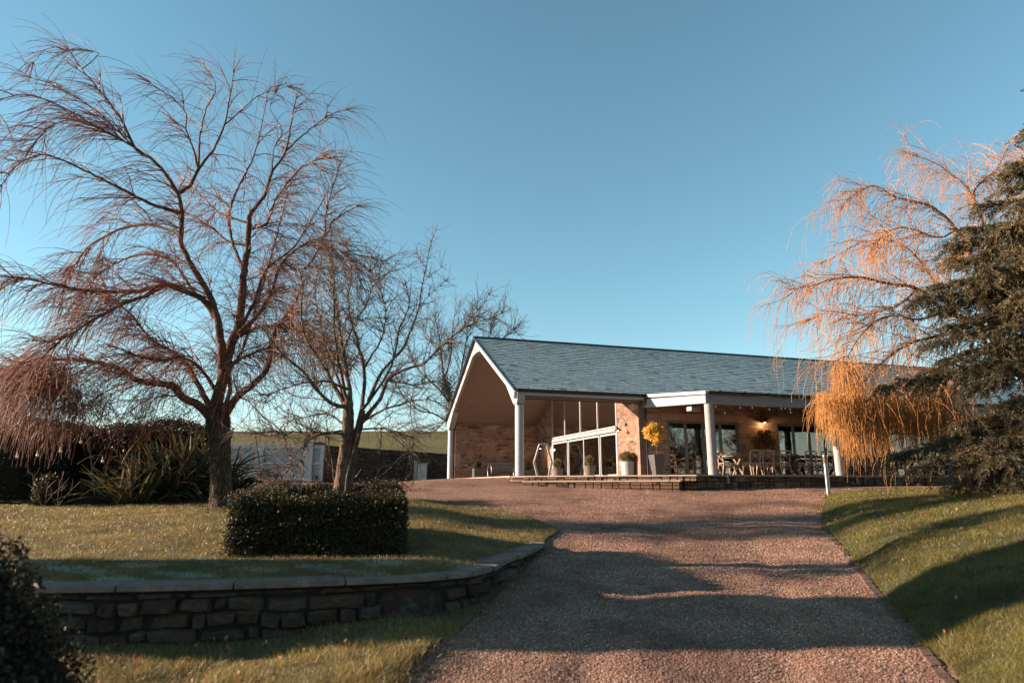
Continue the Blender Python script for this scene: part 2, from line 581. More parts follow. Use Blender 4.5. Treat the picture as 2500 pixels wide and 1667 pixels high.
def fieldmat():
    a = N('field_grass')
    v = a.coord()
    mp = a.n('ShaderNodeMapping'); a.l(v, mp.inputs['Vector'])
    mp.inputs['Rotation'].default_value = (0, 0, .9)
    mp.inputs['Scale'].default_value = (1, .15, 1)
    c = a.ramp(a.noise(mp.outputs[0], 1.6, 6, .7), [(.3, (.10, .095, .035)), (.55, (.15, .13, .055)), (.75, (.2, .165, .08))])
    wv = a.n('ShaderNodeTexWave', Scale=.32, Distortion=1.2, Detail=2.)
    a.l(v, wv.inputs['Vector'])
    c = a.mix(c, a.ramp(wv.outputs['Fac'], [(0, (.6, .6, .58)), (.5, (1.1, 1.1, 1.1))]), .8, 'MULTIPLY')
    c = a.mix(c, a.ramp(a.noise(v, .05, 4), [(.35, (.75, .75, .7)), (.65, (1.15, 1.1, 1.))]), .8, 'MULTIPLY')
    # a pair of wheel tracks
    m2 = a.n('ShaderNodeMapping'); a.l(v, m2.inputs['Vector']); m2.inputs['Rotation'].default_value = (0, 0, -.30)
    sp = a.n('ShaderNodeSeparateXYZ'); a.l(m2.outputs[0], sp.inputs[0])
    for x0 in (-2.0, .2):
        s_ = a.n('ShaderNodeMath', _operation='ADD'); a.l(sp.outputs[0], s_.inputs[0]); s_.inputs[1].default_value = -x0
        ab = a.n('ShaderNodeMath', _operation='ABSOLUTE'); a.l(s_.outputs[0], ab.inputs[0])
        c = a.mix(c, (.06, .055, .03), a.ramp(ab.outputs[0], [(.25, (.85, .85, .85)), (.6, (0, 0, 0))]))
    return a.fin(c, 1., a.bump(a.noise(v, 3, 5), 1., .3), 0, .1)


M['field'] = fieldmat()


def roofmat():
    a = N('frosty_slate')
    v = a.coord()
    g = a.n('ShaderNodeNewGeometry')
    sp = a.n('ShaderNodeSeparateXYZ'); a.l(v, sp.inputs[0])
    c = a.ramp(g.outputs['Random Per Island'], [(0, (.3, .3, .27)), (.07, (1.0, .98, .9)), (.5, (1.28, 1.24, 1.13)), (1, (1.35, 1.33, 1.25))])
    fr = a.noise(v, 1.1, 5, .7)
    c = a.mix(c, (1.3, 1.3, 1.22), a.ramp(fr, [(.42, (0, 0, 0)), (.7, (.6, .6, .6))]))
    c = a.mix(c, a.ramp(a.noise(v, 9, 5, .75), [(.36, (.25, .28, .27)), (.46, (1, 1, 1))]), .45, 'MULTIPLY')
    # less frost towards the ridge
    rz = a.n('ShaderNodeMapRange'); a.l(sp.outputs[2], rz.inputs[0])
    rz.inputs[1].default_value = 4.2; rz.inputs[2].default_value = 6.3
    c = a.mix(c, (.55, .6, .54), a.mix((0, 0, 0), a.ramp(a.noise(v, 2.2, 5), [(.35, (.1, .1, .1)), (.65, (1, 1, 1))]), rz.outputs[0]))
    return a.fin(c, .6, a.bump(a.noise(v, 48, 5, .7), 1., .07), 0, .5)


M['slate'] = roofmat()
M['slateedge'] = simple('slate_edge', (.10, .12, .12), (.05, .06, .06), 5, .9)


def glassmat(name, tint=(.9, .95, .95), refl=1.0):
    a = N(name)
    a.t.nodes.remove(a.b)
    tr = a.n('ShaderNodeBsdfTransparent', Color=lin(tint))
    gl = a.n('ShaderNodeBsdfGlossy', Roughness=.015)
    v = a.coord()
    a.l(a.bump(a.noise(v, .9, 2), .12, .03), gl.inputs['Normal'])
    fr = a.n('ShaderNodeFresnel', IOR=1.5)
    mu = a.n('ShaderNodeMath', _operation='MULTIPLY'); a.l(fr.outputs[0], mu.inputs[0]); mu.inputs[1].default_value = 2.2 * refl; mu.use_clamp = True
    mx = a.n('ShaderNodeMixShader'); a.l(mu.outputs[0], mx.inputs[0]); a.l(tr.outputs[0], mx.inputs[1]); a.l(gl.outputs[0], mx.inputs[2])
    a.l(mx.outputs[0], a.out.inputs[0])
    return a.m


M['glass'] = glassmat('window_glass', (.6, .6, .58), 1.6)


def glow(name, col, s_):
    a = N(name)
    a.b.inputs['Emission Color'].default_value = lin(col)
    a.b.inputs['Emission Strength'].default_value = s_
    return a.fin(col, .4)


M['bulb'] = glow('lit_bulb', (1, .66, .36), 2.5)
M['festoon'] = glow('festoon_bulb_sunlit', (.8, .55, .38), .06)  # faint emission stands in for sunlight on the bulbs
M['exitgreen'] = glow('exit_sign_green', (.01, .2, .07), .08)
M['exitwhite'] = glow('exit_sign_white', (.5, .8, .6), .1)


# ------------------------------------------------------------------ ground
LOW_EDGE = [(0, -1.3), (2, -1.0), (4.65, -.77), (5.2, -.63), (5.91, -.40), (7.63, -.0), (9.41, .38), (9.9, .5)]


def zdrive(X, Y):
    """height of the drive, rising from the camera to the terrace, then nearly level"""
    X = np.asarray(X, float); Y = np.asarray(Y, float)
    base = np.where(Y < 20, .0735 * Y, 0)
    t = np.clip((Y - 20) / 4, 0, 1)
    base = np.where(Y >= 20, 1.47 + .0735 * 4 * (t - t * t / 2) + .012 * np.maximum(Y - 24, 0), base)
    cu, su = math.cos(.303), math.sin(.303)
    u = (X - .26) * cu + (Y - 23) * su
    v = -(X - .26) * su + (Y - 23) * cu
    sm = lambda q: q * q * (3 - 2 * q)
    mound = .235 * sm(np.clip((u + 6) / 4.6, 0, 1)) * sm(np.clip((.6 - u) / .9, 0, 1)) * sm(np.clip((v + 1.3) / 1.6, 0, 1)) * np.clip(1 - (v - 2) / 9, .0, 1)
    sink = .09 * np.clip((np.interp(Y, [p[0] for p in LOW_EDGE], [p[1] for p in LOW_EDGE]) - .1 - X) / 1.4, 0, 1) * np.clip((9.9 - Y) / 2, 0, 1)
    cl = .8 + .38 * (Y - 3.5) * np.clip(1.1 - Y * .02, .5, 1) * .92
    fade = np.clip((19 - Y) / 8, 0, 1)
    rut = sum(np.exp(-((X - cl - o_ - .09 * np.sin(Y * .9 + o_)) / .17) ** 2) for o_ in (-.72, .72))
    bumps = .007 * np.sin(X * 3.1 + 1.3 * np.sin(Y * 1.9)) + .006 * np.sin(Y * 4.3 + 1.7 * np.sin(X * 2.3)) + .004 * np.sin(X * 9 + Y * 5)
    return base + mound - sink + fade * (bumps - .022 * rut) + .012 * np.sin(X * 1.7 + Y * .6) * np.exp(-((Y - 10) / 9) ** 2)


def interp(y, tab):
    t = np.array(tab)
    return np.interp(y, t[:, 0], t[:, 1])


WALL = [(-9.0, 5.45), (-6.0, 5.5), (-3.35, 5.61), (-1.9, 5.86), (-1.2, 6.08), (-.75, 6.25), (-.42, 6.5), (-.24, 6.85), (-.08, 7.55), (.2, 8.6), (.45, 9.75)]
LAWN_EDGE = [(5.4, -9.3), (5.61, -3.4), (5.86, -1.95), (6.08, -1.25), (6.25, -.8), (6.5, -.47), (6.85, -.3), (7.55, -.14), (8.6, .14), (9.75, .42), (10.55, .56), (11.37, .8), (12.3, .58), (13.5, .2), (14.72, -.44), (16, -1.4), (17.2, -2.75), (17.6, -6), (17.8, -30)]
RIGHT_EDGE = [(1, 1.5), (2, 1.9), (4.65, 2.91), (6.3, 3.51), (8.82, 4.41), (12.34, 5.65), (15.05, 6.9), (17.6, 8.2), (19, 9.6), (20, 11.2), (20.6, 13.5), (20.9, 17), (21, 40)]


def zlawn(X, Y):
    d = zdrive(X, Y)
    top = CAMZ - .82 + .065 * np.minimum(Y - 5.7, 2.4 * np.maximum(interp(Y, LAWN_EDGE) - X, 0) + np.maximum(Y - 9.9, 0)) + .02 * np.sin(X * .9) * np.clip((Y - 7) / 3, 0, 1)
    edge = interp(Y, LAWN_EDGE)
    # away from the wall the lawn slopes down to meet the gravel
    k = np.clip((edge - X) / 2.6, 0, 1)
    k = k * k * (3 - 2 * k)
    near = np.clip((Y - 9.75) / 1.2, 0, 1)
    k = 1 - near * (1 - k)
    k = k * np.clip((17.8 - Y) / 3.5, 0, 1) ** .5
    return d + .035 + (np.maximum(top - d - .035, 0)) * k


def zlow(X, Y):
    return zdrive(X, Y) + .03  + .015 * np.sin(X * 3 + Y * 2)


def zright(X, Y):
    d = np.maximum(X - interp(Y, RIGHT_EDGE), 0)
    fade = np.clip(1 - (Y - 8) / 11, 0, 1)
    return zdrive(X, Y) + .03 + (.06 * np.clip(d / .5, 0, 1)) * np.clip((20.6 - Y) / 2, 0, 1) + fade * .42 * d / (1 + d * .25) + .012 * np.sin(X * 2 + Y * 3)


def strip(name, ys, xa, xb, nx, zf, mat, pw=1.0):
    """a sheet of rows at ys running from xa(y) to xb(y)"""
    ys = np.asarray(ys, float)
    t = np.linspace(0, 1, nx) ** pw
    XA = np.array([xa(y) for y in ys]); XB = np.array([xb(y) for y in ys])
    X = XB[:, None] + (XA - XB)[:, None] * t[None, :]
    Y = np.repeat(ys[:, None], nx, 1)
    Z = zf(X, Y)
    V = np.stack([X, Y, Z], -1).reshape(-1, 3)
    i = np.arange(len(ys) - 1)[:, None] * nx + np.arange(nx - 1)[None, :]
    q = np.stack([i, i + 1, i + nx + 1, i + nx], -1).reshape(-1, 4)
    if (XA - XB).mean() < 0: q = q[:, ::-1]
    return npmesh(name, V, q, mat, None, True)


g = strip('drive', np.concatenate([np.arange(-8, 3, .5), np.arange(3, 12, .07), np.arange(12, 26, .15), np.arange(26, 47, 1.)]), lambda y: -45., lambda y: 45., 700, zdrive, M['gravel'])
tag(g, kind='structure')


def zfield(X, Y):
    t = np.clip((Y - 46) / 150, 0, 1)
    return 1.9 + 15.5 * (t * .8 + .2 * t * t) - np.maximum(Y - 200, 0) * .02 - 2.2 * np.clip((X - 10) / 60, 0, 1)


gx = np.concatenate([np.linspace(-900, -100, 17), np.linspace(-90, 90, 61), np.linspace(100, 900, 17)])
gy = np.concatenate([np.linspace(47, 200, 60), np.linspace(210, 1500, 20)])
GX, GY = np.meshgrid(gx, gy)
V = np.stack([GX, GY, zfield(GX, GY)], -1).reshape(-1, 3)
i = np.arange(len(gy) - 1)[:, None] * len(gx) + np.arange(len(gx) - 1)[None, :]
tag(npmesh('field', V, np.stack([i, i + 1, i + len(gx) + 1, i + len(gx)], -1).reshape(-1, 4), M['field'], None, True), kind='structure')
tag(npmesh('ground', [(-900, -900, -.9), (900, -900, -.9), (900, 60, -.9), (-900, 60, -.9)], [(0, 1, 2, 3)], M['turf']), kind='structure')

tag(strip('upper_lawn', np.concatenate([np.arange(5.47, 7, .06), np.arange(7, 17.9, .15)]), lambda y: interp(y, LAWN_EDGE), lambda y: -28., 110, zlawn, M['turf'], .5), kind='structure')
tag(strip('lower_lawn', np.arange(-6, 9.9, .15), lambda y: interp(y, LOW_EDGE), lambda y: -20., 90, zlow, M['turf'], .5), kind='structure')
tag(strip('right_lawn', np.concatenate([np.arange(-6, 19, .2), np.arange(19, 21.01, .05)]), lambda y: interp(y, RIGHT_EDGE), lambda y: 40., 120, zright, M['turfR'], .5), kind='structure')


def blades(name, X, Y, zf, h, wd, mat, lean=.5):
    n = len(X)
    Z = zf(X, Y)
    P = np.stack([X, Y, Z], -1)
    a = rng.random(n) * 2 * PI
    s_ = np.stack([np.cos(a), np.sin(a), np.zeros(n)], -1)
    ln = rng.normal(0, lean, (n, 2))
    tip = np.stack([ln[:, 0] * h, ln[:, 1] * h, h], -1)
    V = np.empty((n, 3, 3))
    V[:, 0] = P - s_ * wd[:, None] / 2
    V[:, 1] = P + s_ * wd[:, None] / 2
    V[:, 2] = P + tip
    return npmesh(name, V.reshape(-1, 3), np.arange(n * 3).reshape(n, 3), mat)


def scatter_y(n, y0, y1, p=2.0):
    """more samples near the camera: density falls as 1/Y^p"""
    u = rng.random(n)
    if p > 1: return (y0 ** (1 - p) + u * (y1 ** (1 - p) - y0 ** (1 - p))) ** (1 / (1 - p))
    return y0 * (y1 / y0) ** u


def clump(X, Y, s=1.):
    return .5 + .25 * np.sin(X * 5.1 * s + 2 * np.sin(Y * 3.3 * s)) + .25 * np.sin(Y * 7.3 * s + 3 * np.sin(X * 2.7 * s))


# upper lawn
n = 190000
Y = scatter_y(n, 5.62, 17.4, 1)
xl = -.82 * Y - 1.0
xr = interp(Y, LAWN_EDGE) - .03
ok = rng.random(n) < np.clip((xr - xl) / 9, 0, 1)
X = xl + (xr - xl) * rng.random(n)
X, Y = X[ok], Y[ok]
c = clump(X, Y)
tag(blades('lawn_grass', X, Y, zlawn, (.018 + .03 * rng.random(len(X))) * (.6 + .8 * c), .0035 * (Y / 5.5) ** .9, M['grassL'], .7), 'short olive grass covering the raised lawn round the willow', 'grass', kind='stuff')
# frost lying on the shaded strip behind the wall
n = 26000
Y = 5.72 + rng.random(n) ** 1.3 * 1.25
X = -5 + (interp(Y, LAWN_EDGE) - .12 + 5) * rng.random(n)
ok = (np.sin(X * 3.1 + 2 * np.sin(Y * 9)) + np.sin(X * 7.7 + Y * 11) + rng.normal(0, .35, n)) > .75
X, Y = X[ok], Y[ok]
tag(blades('frosted_tufts', X, Y, zlawn, .016 + .024 * rng.random(len(X)), .005 + 0 * X, grassmat('frost_blade', [(.5, .56, .54), (.34, .40, .34), (.7, .76, .76)], .2), .9), 'whitish frosted tufts in the shaded lawn strip behind the coping', 'frosty grass', kind='stuff')
# lower lawn
n = 100000
Y = scatter_y(n, 3.2, 9.6, 2)
xr = interp(Y, LOW_EDGE) + .06 * np.sin(Y * 7) + rng.exponential(.07, n) * (rng.random(n) < .5)
X = xr - (.82 * Y + .8) * rng.random(n) ** 1.1
wy = np.interp(X, [p[0] for p in WALL], [p[1] for p in WALL])
ok = Y < wy + .02
X, Y = X[ok], Y[ok]
c = clump(X, Y, 1.3)
tag(blades('verge_grass', X, Y, zlow, (.02 + .045 * rng.random(len(X))) * (.45 + 1.1 * c), .0045 + 0 * X, M['grassL'], .8), 'rough frosted grass below the low stone wall', 'grass', kind='stuff')
# right lawn
n = 210000
Y = scatter_y(n, 3.2, 20.9, 1)
xa = interp(Y, RIGHT_EDGE)
X = xa + np.maximum(.86 * Y + 1 - xa, .5) * rng.random(n) - .02 - .09 * rng.random(n) * (np.sin(Y * 6.1) + np.sin(Y * 2.3) > .3)
c = clump(X, Y)
tag(blades('bank_grass', X, Y, zright, (.02 + .035 * rng.random(len(X))) * (.6 + .8 * c), .0035 * (Y / 5) ** .9, M['grassR'], .55), 'green grass of the sloping lawn right of the drive', 'grass', kind='stuff')

# loose pebbles
n = 250000
Y = scatter_y(n, 3.8, 20.5, 1.6)
XL = np.where(Y > 9.9, np.where(Y > 17.2, -7., interp(Y, LAWN_EDGE) - .1), interp(Y, LOW_EDGE) - .25)
X = XL + (interp(Y, RIGHT_EDGE) - XL + .05) * rng.random(n)
R = (.0036 + .0052 * rng.random(n) ** 2) * (1 + .085 * np.maximum(Y - 4, 0))
keep = rng.random(n) < np.clip((Y / 7) ** 1.0, .55, 1)
X, Y, R = X[keep], Y[keep], R[keep]
n = len(X)
oct_ = np.array([(1, 0, 0), (0, 1, 0), (-1, 0, 0), (0, -1, 0), (0, 0, 1), (0, 0, -1)], float)
V = oct_[None] * (R[:, None, None] * rng.uniform(.6, 1.25, (n, 6, 1)))
V[:, :, 2] *= .8
th = rng.random(n) * 2 * PI
cx, sx = np.cos(th)[:, None], np.sin(th)[:, None]
V = np.stack([V[:, :, 0] * cx - V[:, :, 1] * sx, V[:, :, 0] * sx + V[:, :, 1] * cx, V[:, :, 2]], -1)
V += np.stack([X, Y, zdrive(X, Y) + R * .35], -1)[:, None, :]
tri = np.array([(0, 1, 4), (1, 2, 4), (2, 3, 4), (3, 0, 4)])
Q = (np.arange(n)[:, None, None] * 6 + tri[None]).reshape(-1, 3)
tag(npmesh('loose_gravel', V.reshape(-1, 3), Q, M['pebble']), 'loose red and grey pebbles covering the near drive', 'gravel', kind='stuff')

# fallen leaves
n = 420
Y = np.concatenate([scatter_y(170, 4, 6, 1), scatter_y(150, 5, 18, 1), scatter_y(100, 6, 14, 1)])
X = np.concatenate([-.8 - 3 * rng.random(170), interp(Y[170:320], RIGHT_EDGE) + 6 * rng.random(150), -.5 - 6 * rng.random(100)])
Z = np.concatenate([zlow(X[:170], Y[:170]), zright(X[170:320], Y[170:320]), zlawn(X[320:], Y[320:])]) + .035
tag(leaves(np.stack([X, Y, Z], -1), .035 + .02 * rng.random(n), .025, leafmat('dead_leaf', [(.3, .08, .04), (.42, .18, .08), (.5, .3, .18)], .7, .2), 'fallen_leaves'), 'reddish dead leaves lying on the grass', 'leaves', kind='stuff')

# brick edging along the right of the drive
mb = MB()
yy = 3.0
while yy < 13:
    L = .2 + .03 * random.random()
    y2 = yy + L * .92
    xa, xb = interp(yy, RIGHT_EDGE) - .015 + random.uniform(-.012, .012), interp(y2, RIGHT_EDGE) - .015 + random.uniform(-.012, .012)
    za, zb = float(zdrive(xa, yy)), float(zdrive(xb, y2))
    h = .014 + random.uniform(-.010, .012)
    wv = .09
    mb.add([(xa - wv, yy, za - .05), (xa, yy, za - .05), (xb, y2, zb - .05), (xb - wv, y2, zb - .05), (xa - wv, yy, za + h), (xa, yy, za + h), (xb, y2, zb + h), (xb - wv, y2, zb + h)],
           [(0, 3, 2, 1), (4, 5, 6, 7), (0, 1, 5, 4), (1, 2, 6, 5), (2, 3, 7, 6), (3, 0, 4, 7)])
    yy += L
tag(mb.build('kerb', simple('edging_brick', (.2, .115, .08), (.07, .045, .032), 9, .9, .8, .01), bevel=.008), kind='structure')

# ------------------------------------------------------------------ low stone retaining wall
rw = empty('retaining_wall', (-1.2, 6.1, .45), 0, 'low curved rubble wall with flat coping holding up the raised lawn', 'wall')
wp = resample([(x, y, 0) for x, y in WALL], .05)
sarc = np.concatenate([[0], np.cumsum(np.linalg.norm(np.diff(wp, axis=0), axis=1))])


def wpt(s):
    return np.array([np.interp(s, sarc, wp[:, 0]), np.interp(s, sarc, wp[:, 1])])


def wtan(s):
    a_ = wpt(min(s + .03, sarc[-1])) - wpt(max(s - .03, 0))
    return a_ / np.linalg.norm(a_)


COPZ = CAMZ - .79
org = np.array([-1.2, 6.1, .45])
core = MB()
ss = np.arange(0, sarc[-1], .15)
ring = []
for s in ss:
    p = wpt(s); t = wtan(s); nn = np.array([-t[1], t[0]])
    ring.append([(*(p + nn * .03), -0.2), (*(p + nn * .28), -0.2), (*(p + nn * .28), COPZ - .06), (*(p + nn * .03), COPZ - .06)])
v = [np.array(q) - org for r_ in ring for q in r_]
f = []
for k in range(len(ss) - 1):
    for j in range(4):
        f.append((k * 4 + j, k * 4 + (j + 1) % 4, k * 4 + 4 + (j + 1) % 4, k * 4 + 4 + j))
core.add(v, f)
core.build('mortar_core', simple('dark_mortar', (.03, .024, .02), (.015, .012, .01), 14, 1., .6), rw)


def stone_mat():
    a = N('wall_stone')
    g = a.n('ShaderNodeNewGeometry')
    v = a.coord()
    c = a.ramp(g.outputs['Random Per Island'], [(0, (.07, .04, .03)), (.3, (.15, .095, .065)), (.55, (.10, .055, .04)), (.8, (.17, .13, .10)), (1, (.09, .075, .06))])
    c = a.mix(c, (.12, .16, .13), a.ramp(a.noise(v, 7, 6, .7), [(.5, (0, 0, 0)), (.68, (.7, .7, .7))]))
    c = a.mix(c, a.ramp(a.noise(v, 30, 6, .7), [(.3, (.45, .45, .45)), (.7, (1.1, 1.1, 1.1))]), .8, 'MULTIPLY')
    return a.fin(a.mix(c, (.95, .95, .95), 1., 'MULTIPLY'), .92, a.bump(a.noise(v, 16, 8, .75), 1., .04), 0, .2)


def wob(s):
    return .014 * math.sin(s * 4.1) + .010 * math.sin(s * 9.3 + 1)


def rough_stone(s0, s1, z0, z1, depth=.16):
    """a rounded irregular block lying along the wall path"""
    nu, nv = 10, 7
    sk = [random.uniform(-.035, .035) for _ in range(4)]
    V = []
    dd = random.uniform(-.022, .018)
    tl, tl2 = random.uniform(-.03, .03), random.uniform(-.03, .03)
    for j in range(nv + 1):
        for i_ in range(nu + 1):
            a_, b_ = i_ / nu, j / nv
            s = s0 + (s1 - s0) * a_ + (sk[0] * b_ if a_ < .5 else sk[1] * b_) * min(1, (s1 - s0) * 4)
            z = z0 + (z1 - z0) * b_ + (sk[2] * a_ if b_ < .5 else sk[3] * a_) * .5
            e = min(a_, 1 - a_) * (s1 - s0) / .018
            e2 = min(b_, 1 - b_) * (z1 - z0) / .02
            k = min(1, e) * min(1, e2)
            edge = (1 - min(1, e)) * (1 - min(1, e2))
            out = .045 * (1 - (1 - k) ** 2) + random.uniform(-.009, .009) + dd + tl * (a_ - .5) + tl2 * (b_ - .5) - .006 * edge
            p = wpt(min(max(s, 0), sarc[-1] - .01)); t = wtan(min(max(s, 0), sarc[-1] - .01)); nn = np.array([-t[1], t[0]])
            q = p - nn * (out - .03)
            z += (.5 - b_) * .03 * edge + wob(s) * min(1, (COPZ - .065 - z) / .08)
            V.append(np.array([q[0], q[1], z]) - org)
    f = []
    for j in range(nv):
        for i_ in range(nu):
            k = j * (nu + 1) + i_
            f.append((k, k + 1, k + nu + 2, k + nu + 1))
    return V, f


st = MB()
zc = COPZ - .065
rows = [.055, .115, .125, .11, .12]
BIG = (sarc[np.argmin(abs(wp[:, 0] + .75))] - .42, sarc[np.argmin(abs(wp[:, 0] + .75))] + .18)
for ri, h in enumerate(rows):
    s = .0
    z1 = zc; z0 = zc - h
    while s < sarc[-1] - .05:
        L = random.choice([.12, .16, .2, .26, .32, .4]) * random.uniform(.85, 1.15)
        s1 = min(s + L, sarc[-1] - .02)
        mid = (s + s1) / 2
        if 1 <= ri <= 3 and BIG[0] - .01 <= s < BIG[1]: s = BIG[1] + .0; continue
        if True:
            if BIG[0] < s1 < BIG[1] and 1 <= ri <= 3: s1 = BIG[0] + .01
            if BIG[0] < s < BIG[1] and 1 <= ri <= 3: s = BIG[1]; s1 = max(s1, s + .2)
            if s1 - s > .05:
                dz = random.uniform(-.012, .012)
                V, f = rough_stone(s + .006, s1 - .008, z0 + .006 + dz, z1 - .004)
                st.add(V, f)
        s = s1
    zc = z0
V, f = rough_stone(BIG[0] + .01, BIG[1] - .01, COPZ - .065 - .055 - .35, COPZ - .065 - .062)
st.add(V, f)
o = st.build('rubble_face', stone_mat(), rw, True)

copm = simple('coping_stone', (.27, .2, .17), (.13, .105, .09), 8, .85, .9, .02)
s = .02
while s < sarc[-1] - .1:
    L = random.choice([.62, .9, .75, .55]) if s < sarc[-1] - 4.0 else random.choice([.38, .3, .45])
    s1 = min(s + L, sarc[-1])
    cp = MB()
    k = max(2, int((s1 - s) / .06))
    rg = []
    zj = random.uniform(-.006, .006)
    fo = random.uniform(-.012, .012)
    for j in range(k + 1):
        q = s + .006 + (s1 - s - .012) * j / k
        q = min(q, sarc[-1] - .005)
        p = wpt(q); t = wtan(q); nn = np.array([-t[1], t[0]])
        a_ = p - nn * (.035 + fo + random.uniform(-.003, .003)); b_ = p + nn * .27
        rg += [(*a_, COPZ - .05), (*b_, COPZ - .05), (*b_, COPZ + zj), (*a_, COPZ + zj)]
    f = [(0, 1, 2, 3), tuple(4 * k + x for x in (3, 2, 1, 0))]
    for j in range(k):
        for e in range(4):
            f.append((j * 4 + e, j * 4 + 4 + e, j * 4 + 4 + (e + 1) % 4, j * 4 + (e + 1) % 4))
    cp.add([np.array(q) - org for q in rg], f)
    cp.build('coping_stone', copm, rw, bevel=.006)
    s = s1

# ------------------------------------------------------------------ hall (building)
BX, BY, BZ, BYAW = .26, 23.0, CAMZ + .31, .303
hall = empty('stone_hall', (BX, BY, BZ), BYAW, 'long stone hall with frosted slate roof, open gable porch and glazed doors', 'building')
ROT = np.array([[math.cos(BYAW), -math.sin(BYAW)], [math.sin(BYAW), math.cos(BYAW)]])


def W(u, v, w_=0.):
    p = ROT @ np.array([u, v])
    return (BX + p[0], BY + p[1], BZ + w_)


RIDGE_V, RIDGE_W, EAVE_W = 5.67, 6.09, 2.97
SL = (RIDGE_W - EAVE_W) / (RIDGE_V + .28)
BW = 11.34
ULEN = 30.0
UW = 4.65       # plane of the glazed screen


def roofline(v):
    return RIDGE_W - SL * abs(v - RIDGE_V)


# slates laid in lapped courses, front slope and back slope
nrow = 28
for sgn, nm in ((1, 'roof_slates'), (-1, 'back_slates')):
    VV_, QQ_, MI = [], [], []
    wdt = .25 if sgn > 0 else 1.5
    for k in range(nrow):
        a0 = k / nrow; a1 = (k + 1) / nrow + .004
        u = -.28 - (k % 2) * wdt / 2
        while u < ULEN:
            ua, ub = max(u, -.28) + .003, min(u + wdt, ULEN) - .003
            u += wdt
            if ub - ua < .03: continue
            j0 = random.uniform(-.012, .012)
            v0 = -.30 + (RIDGE_V + .30) * a0 + j0; v1 = -.30 + (RIDGE_V + .30) * a1
            lift = random.uniform(0, .012)
            w0 = roofline(v0) + .024 + lift; w1 = roofline(v1) + .004 + lift * .3
            if sgn < 0: v0, v1 = 2 * RIDGE_V - v0, 2 * RIDGE_V - v1
            n_ = len(VV_)
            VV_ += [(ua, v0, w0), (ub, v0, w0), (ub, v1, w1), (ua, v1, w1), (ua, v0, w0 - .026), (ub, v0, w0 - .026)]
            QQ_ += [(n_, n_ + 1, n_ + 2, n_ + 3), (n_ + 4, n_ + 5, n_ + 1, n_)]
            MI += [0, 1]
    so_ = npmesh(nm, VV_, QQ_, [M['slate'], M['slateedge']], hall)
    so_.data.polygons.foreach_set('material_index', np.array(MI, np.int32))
mb = MB()
p = [(-.30, EAVE_W - .01), (RIDGE_V, RIDGE_W - .01), (2 * RIDGE_V + .30, EAVE_W - .01), (2 * RIDGE_V + .30, EAVE_W - .10), (RIDGE_V, RIDGE_W - .10), (-.30, EAVE_W - .10)]
mb.prism(p, -.20, ULEN - .05)
mb.build('roof_deck', M['black'], hall)
rt = MB()
u = -.30
while u < ULEN:
    rt.prism([(RIDGE_V - .14, RIDGE_W - .03), (RIDGE_V - .05, RIDGE_W + .055), (RIDGE_V + .05, RIDGE_W + .055), (RIDGE_V + .14, RIDGE_W - .03)], u, min(u + .44, ULEN))
    u += .45
rt.build('ridge_tiles', simple('ridge_tile', (.05, .06, .06), (.03, .035, .035), 6, .8), hall)

# porch ceiling, following the roof
mb = MB()
CO = .42
for a_, b_ in ((-.10, RIDGE_V), (RIDGE_V, BW + .1)):
    mb.add([(-.02, a_, roofline(a_) - CO), (UW + .0, a_, roofline(a_) - CO), (UW + .0, b_, roofline(b_) - CO), (-.02, b_, roofline(b_) - CO)], [(0, 3, 2, 1)])
mb.build('porch_ceiling', M['shadedrender'], hall)

# gable frame with haunches
gf = MB()
outer = [(-.26, 2.62), (-.26, roofline(-.26) - .02), (RIDGE_V, RIDGE_W - .02), (BW + .26, roofline(BW + .26) - .02), (BW + .26, 2.5)]
L1 = [(-.26, 2.62), (-.26, roofline(-.26) - .02), (RIDGE_V, RIDGE_W - .02), (RIDGE_V, 5.40), (5.03, 5.36), (1.11, 3.30), (.20, 2.50), (-.20, 2.50)]
R1 = [(2 * RIDGE_V - x, y) for x, y in L1]
gf.prism(L1, -.16, .12)
gf.build('gable_frame', M['white'], hall)
gf = MB()
gf.prism(R1[::-1], -.16, .12)
gf.build('gable_frame', M['white'], hall)
# barge slates edge strip
for sgn in (1, -1):
    mb = MB()
    pts = [(-.30, EAVE_W + .02), (RIDGE_V, RIDGE_W + .03), (RIDGE_V, RIDGE_W - .05), (-.30, EAVE_W - .06)]
    if sgn < 0: pts = [(2 * RIDGE_V - x, y) for x, y in pts][::-1]
    mb.prism(pts, -.30, -.20)
    mb.build('verge_strip', M['black'], hall)
# columns of the gable
for v0 in (0, BW):
    mb = MB()
    bot = 0 if v0 == 0 else -.22
    mb.lathe([(.155, bot), (.155, 2.44), (.15, 2.45)], (0, v0, 0), 32)
    mb.build('porch_column', M['white'], hall, True)
    mb = MB()
    mb.box(-.14, .13, v0 - .15, v0 + .15, 2.44, 2.50)
    mb.build('column_cap', M['grey'], hall, bevel=.006)
mb = MB().box(-.12, .125, -.14, .14, 2.50, 2.76)
mb.build('corner_block', M['grey'], hall)
# small flood lamp on the frame corner
mb = MB()
mb.lathe([(.0, 0), (.07, .01), (.10, .05), (.10, .2), (.07, .26), (0, .27)], (-.2, -.12, 2.66), 16, False)
mb.build('alarm_box', M['white'], hall, True)

# eaves beam over the porch, fascia and gutter
mb = MB().box(.125, 4.62, -.12, .14, 2.68, 2.86)
mb.build('eaves_beam', M['shadedrender'], hall, bevel=.01)
mb = MB().box(-.14, 4.86, -.27, -.235, 2.77, 2.955)
mb.build('fascia', M['white'], hall)


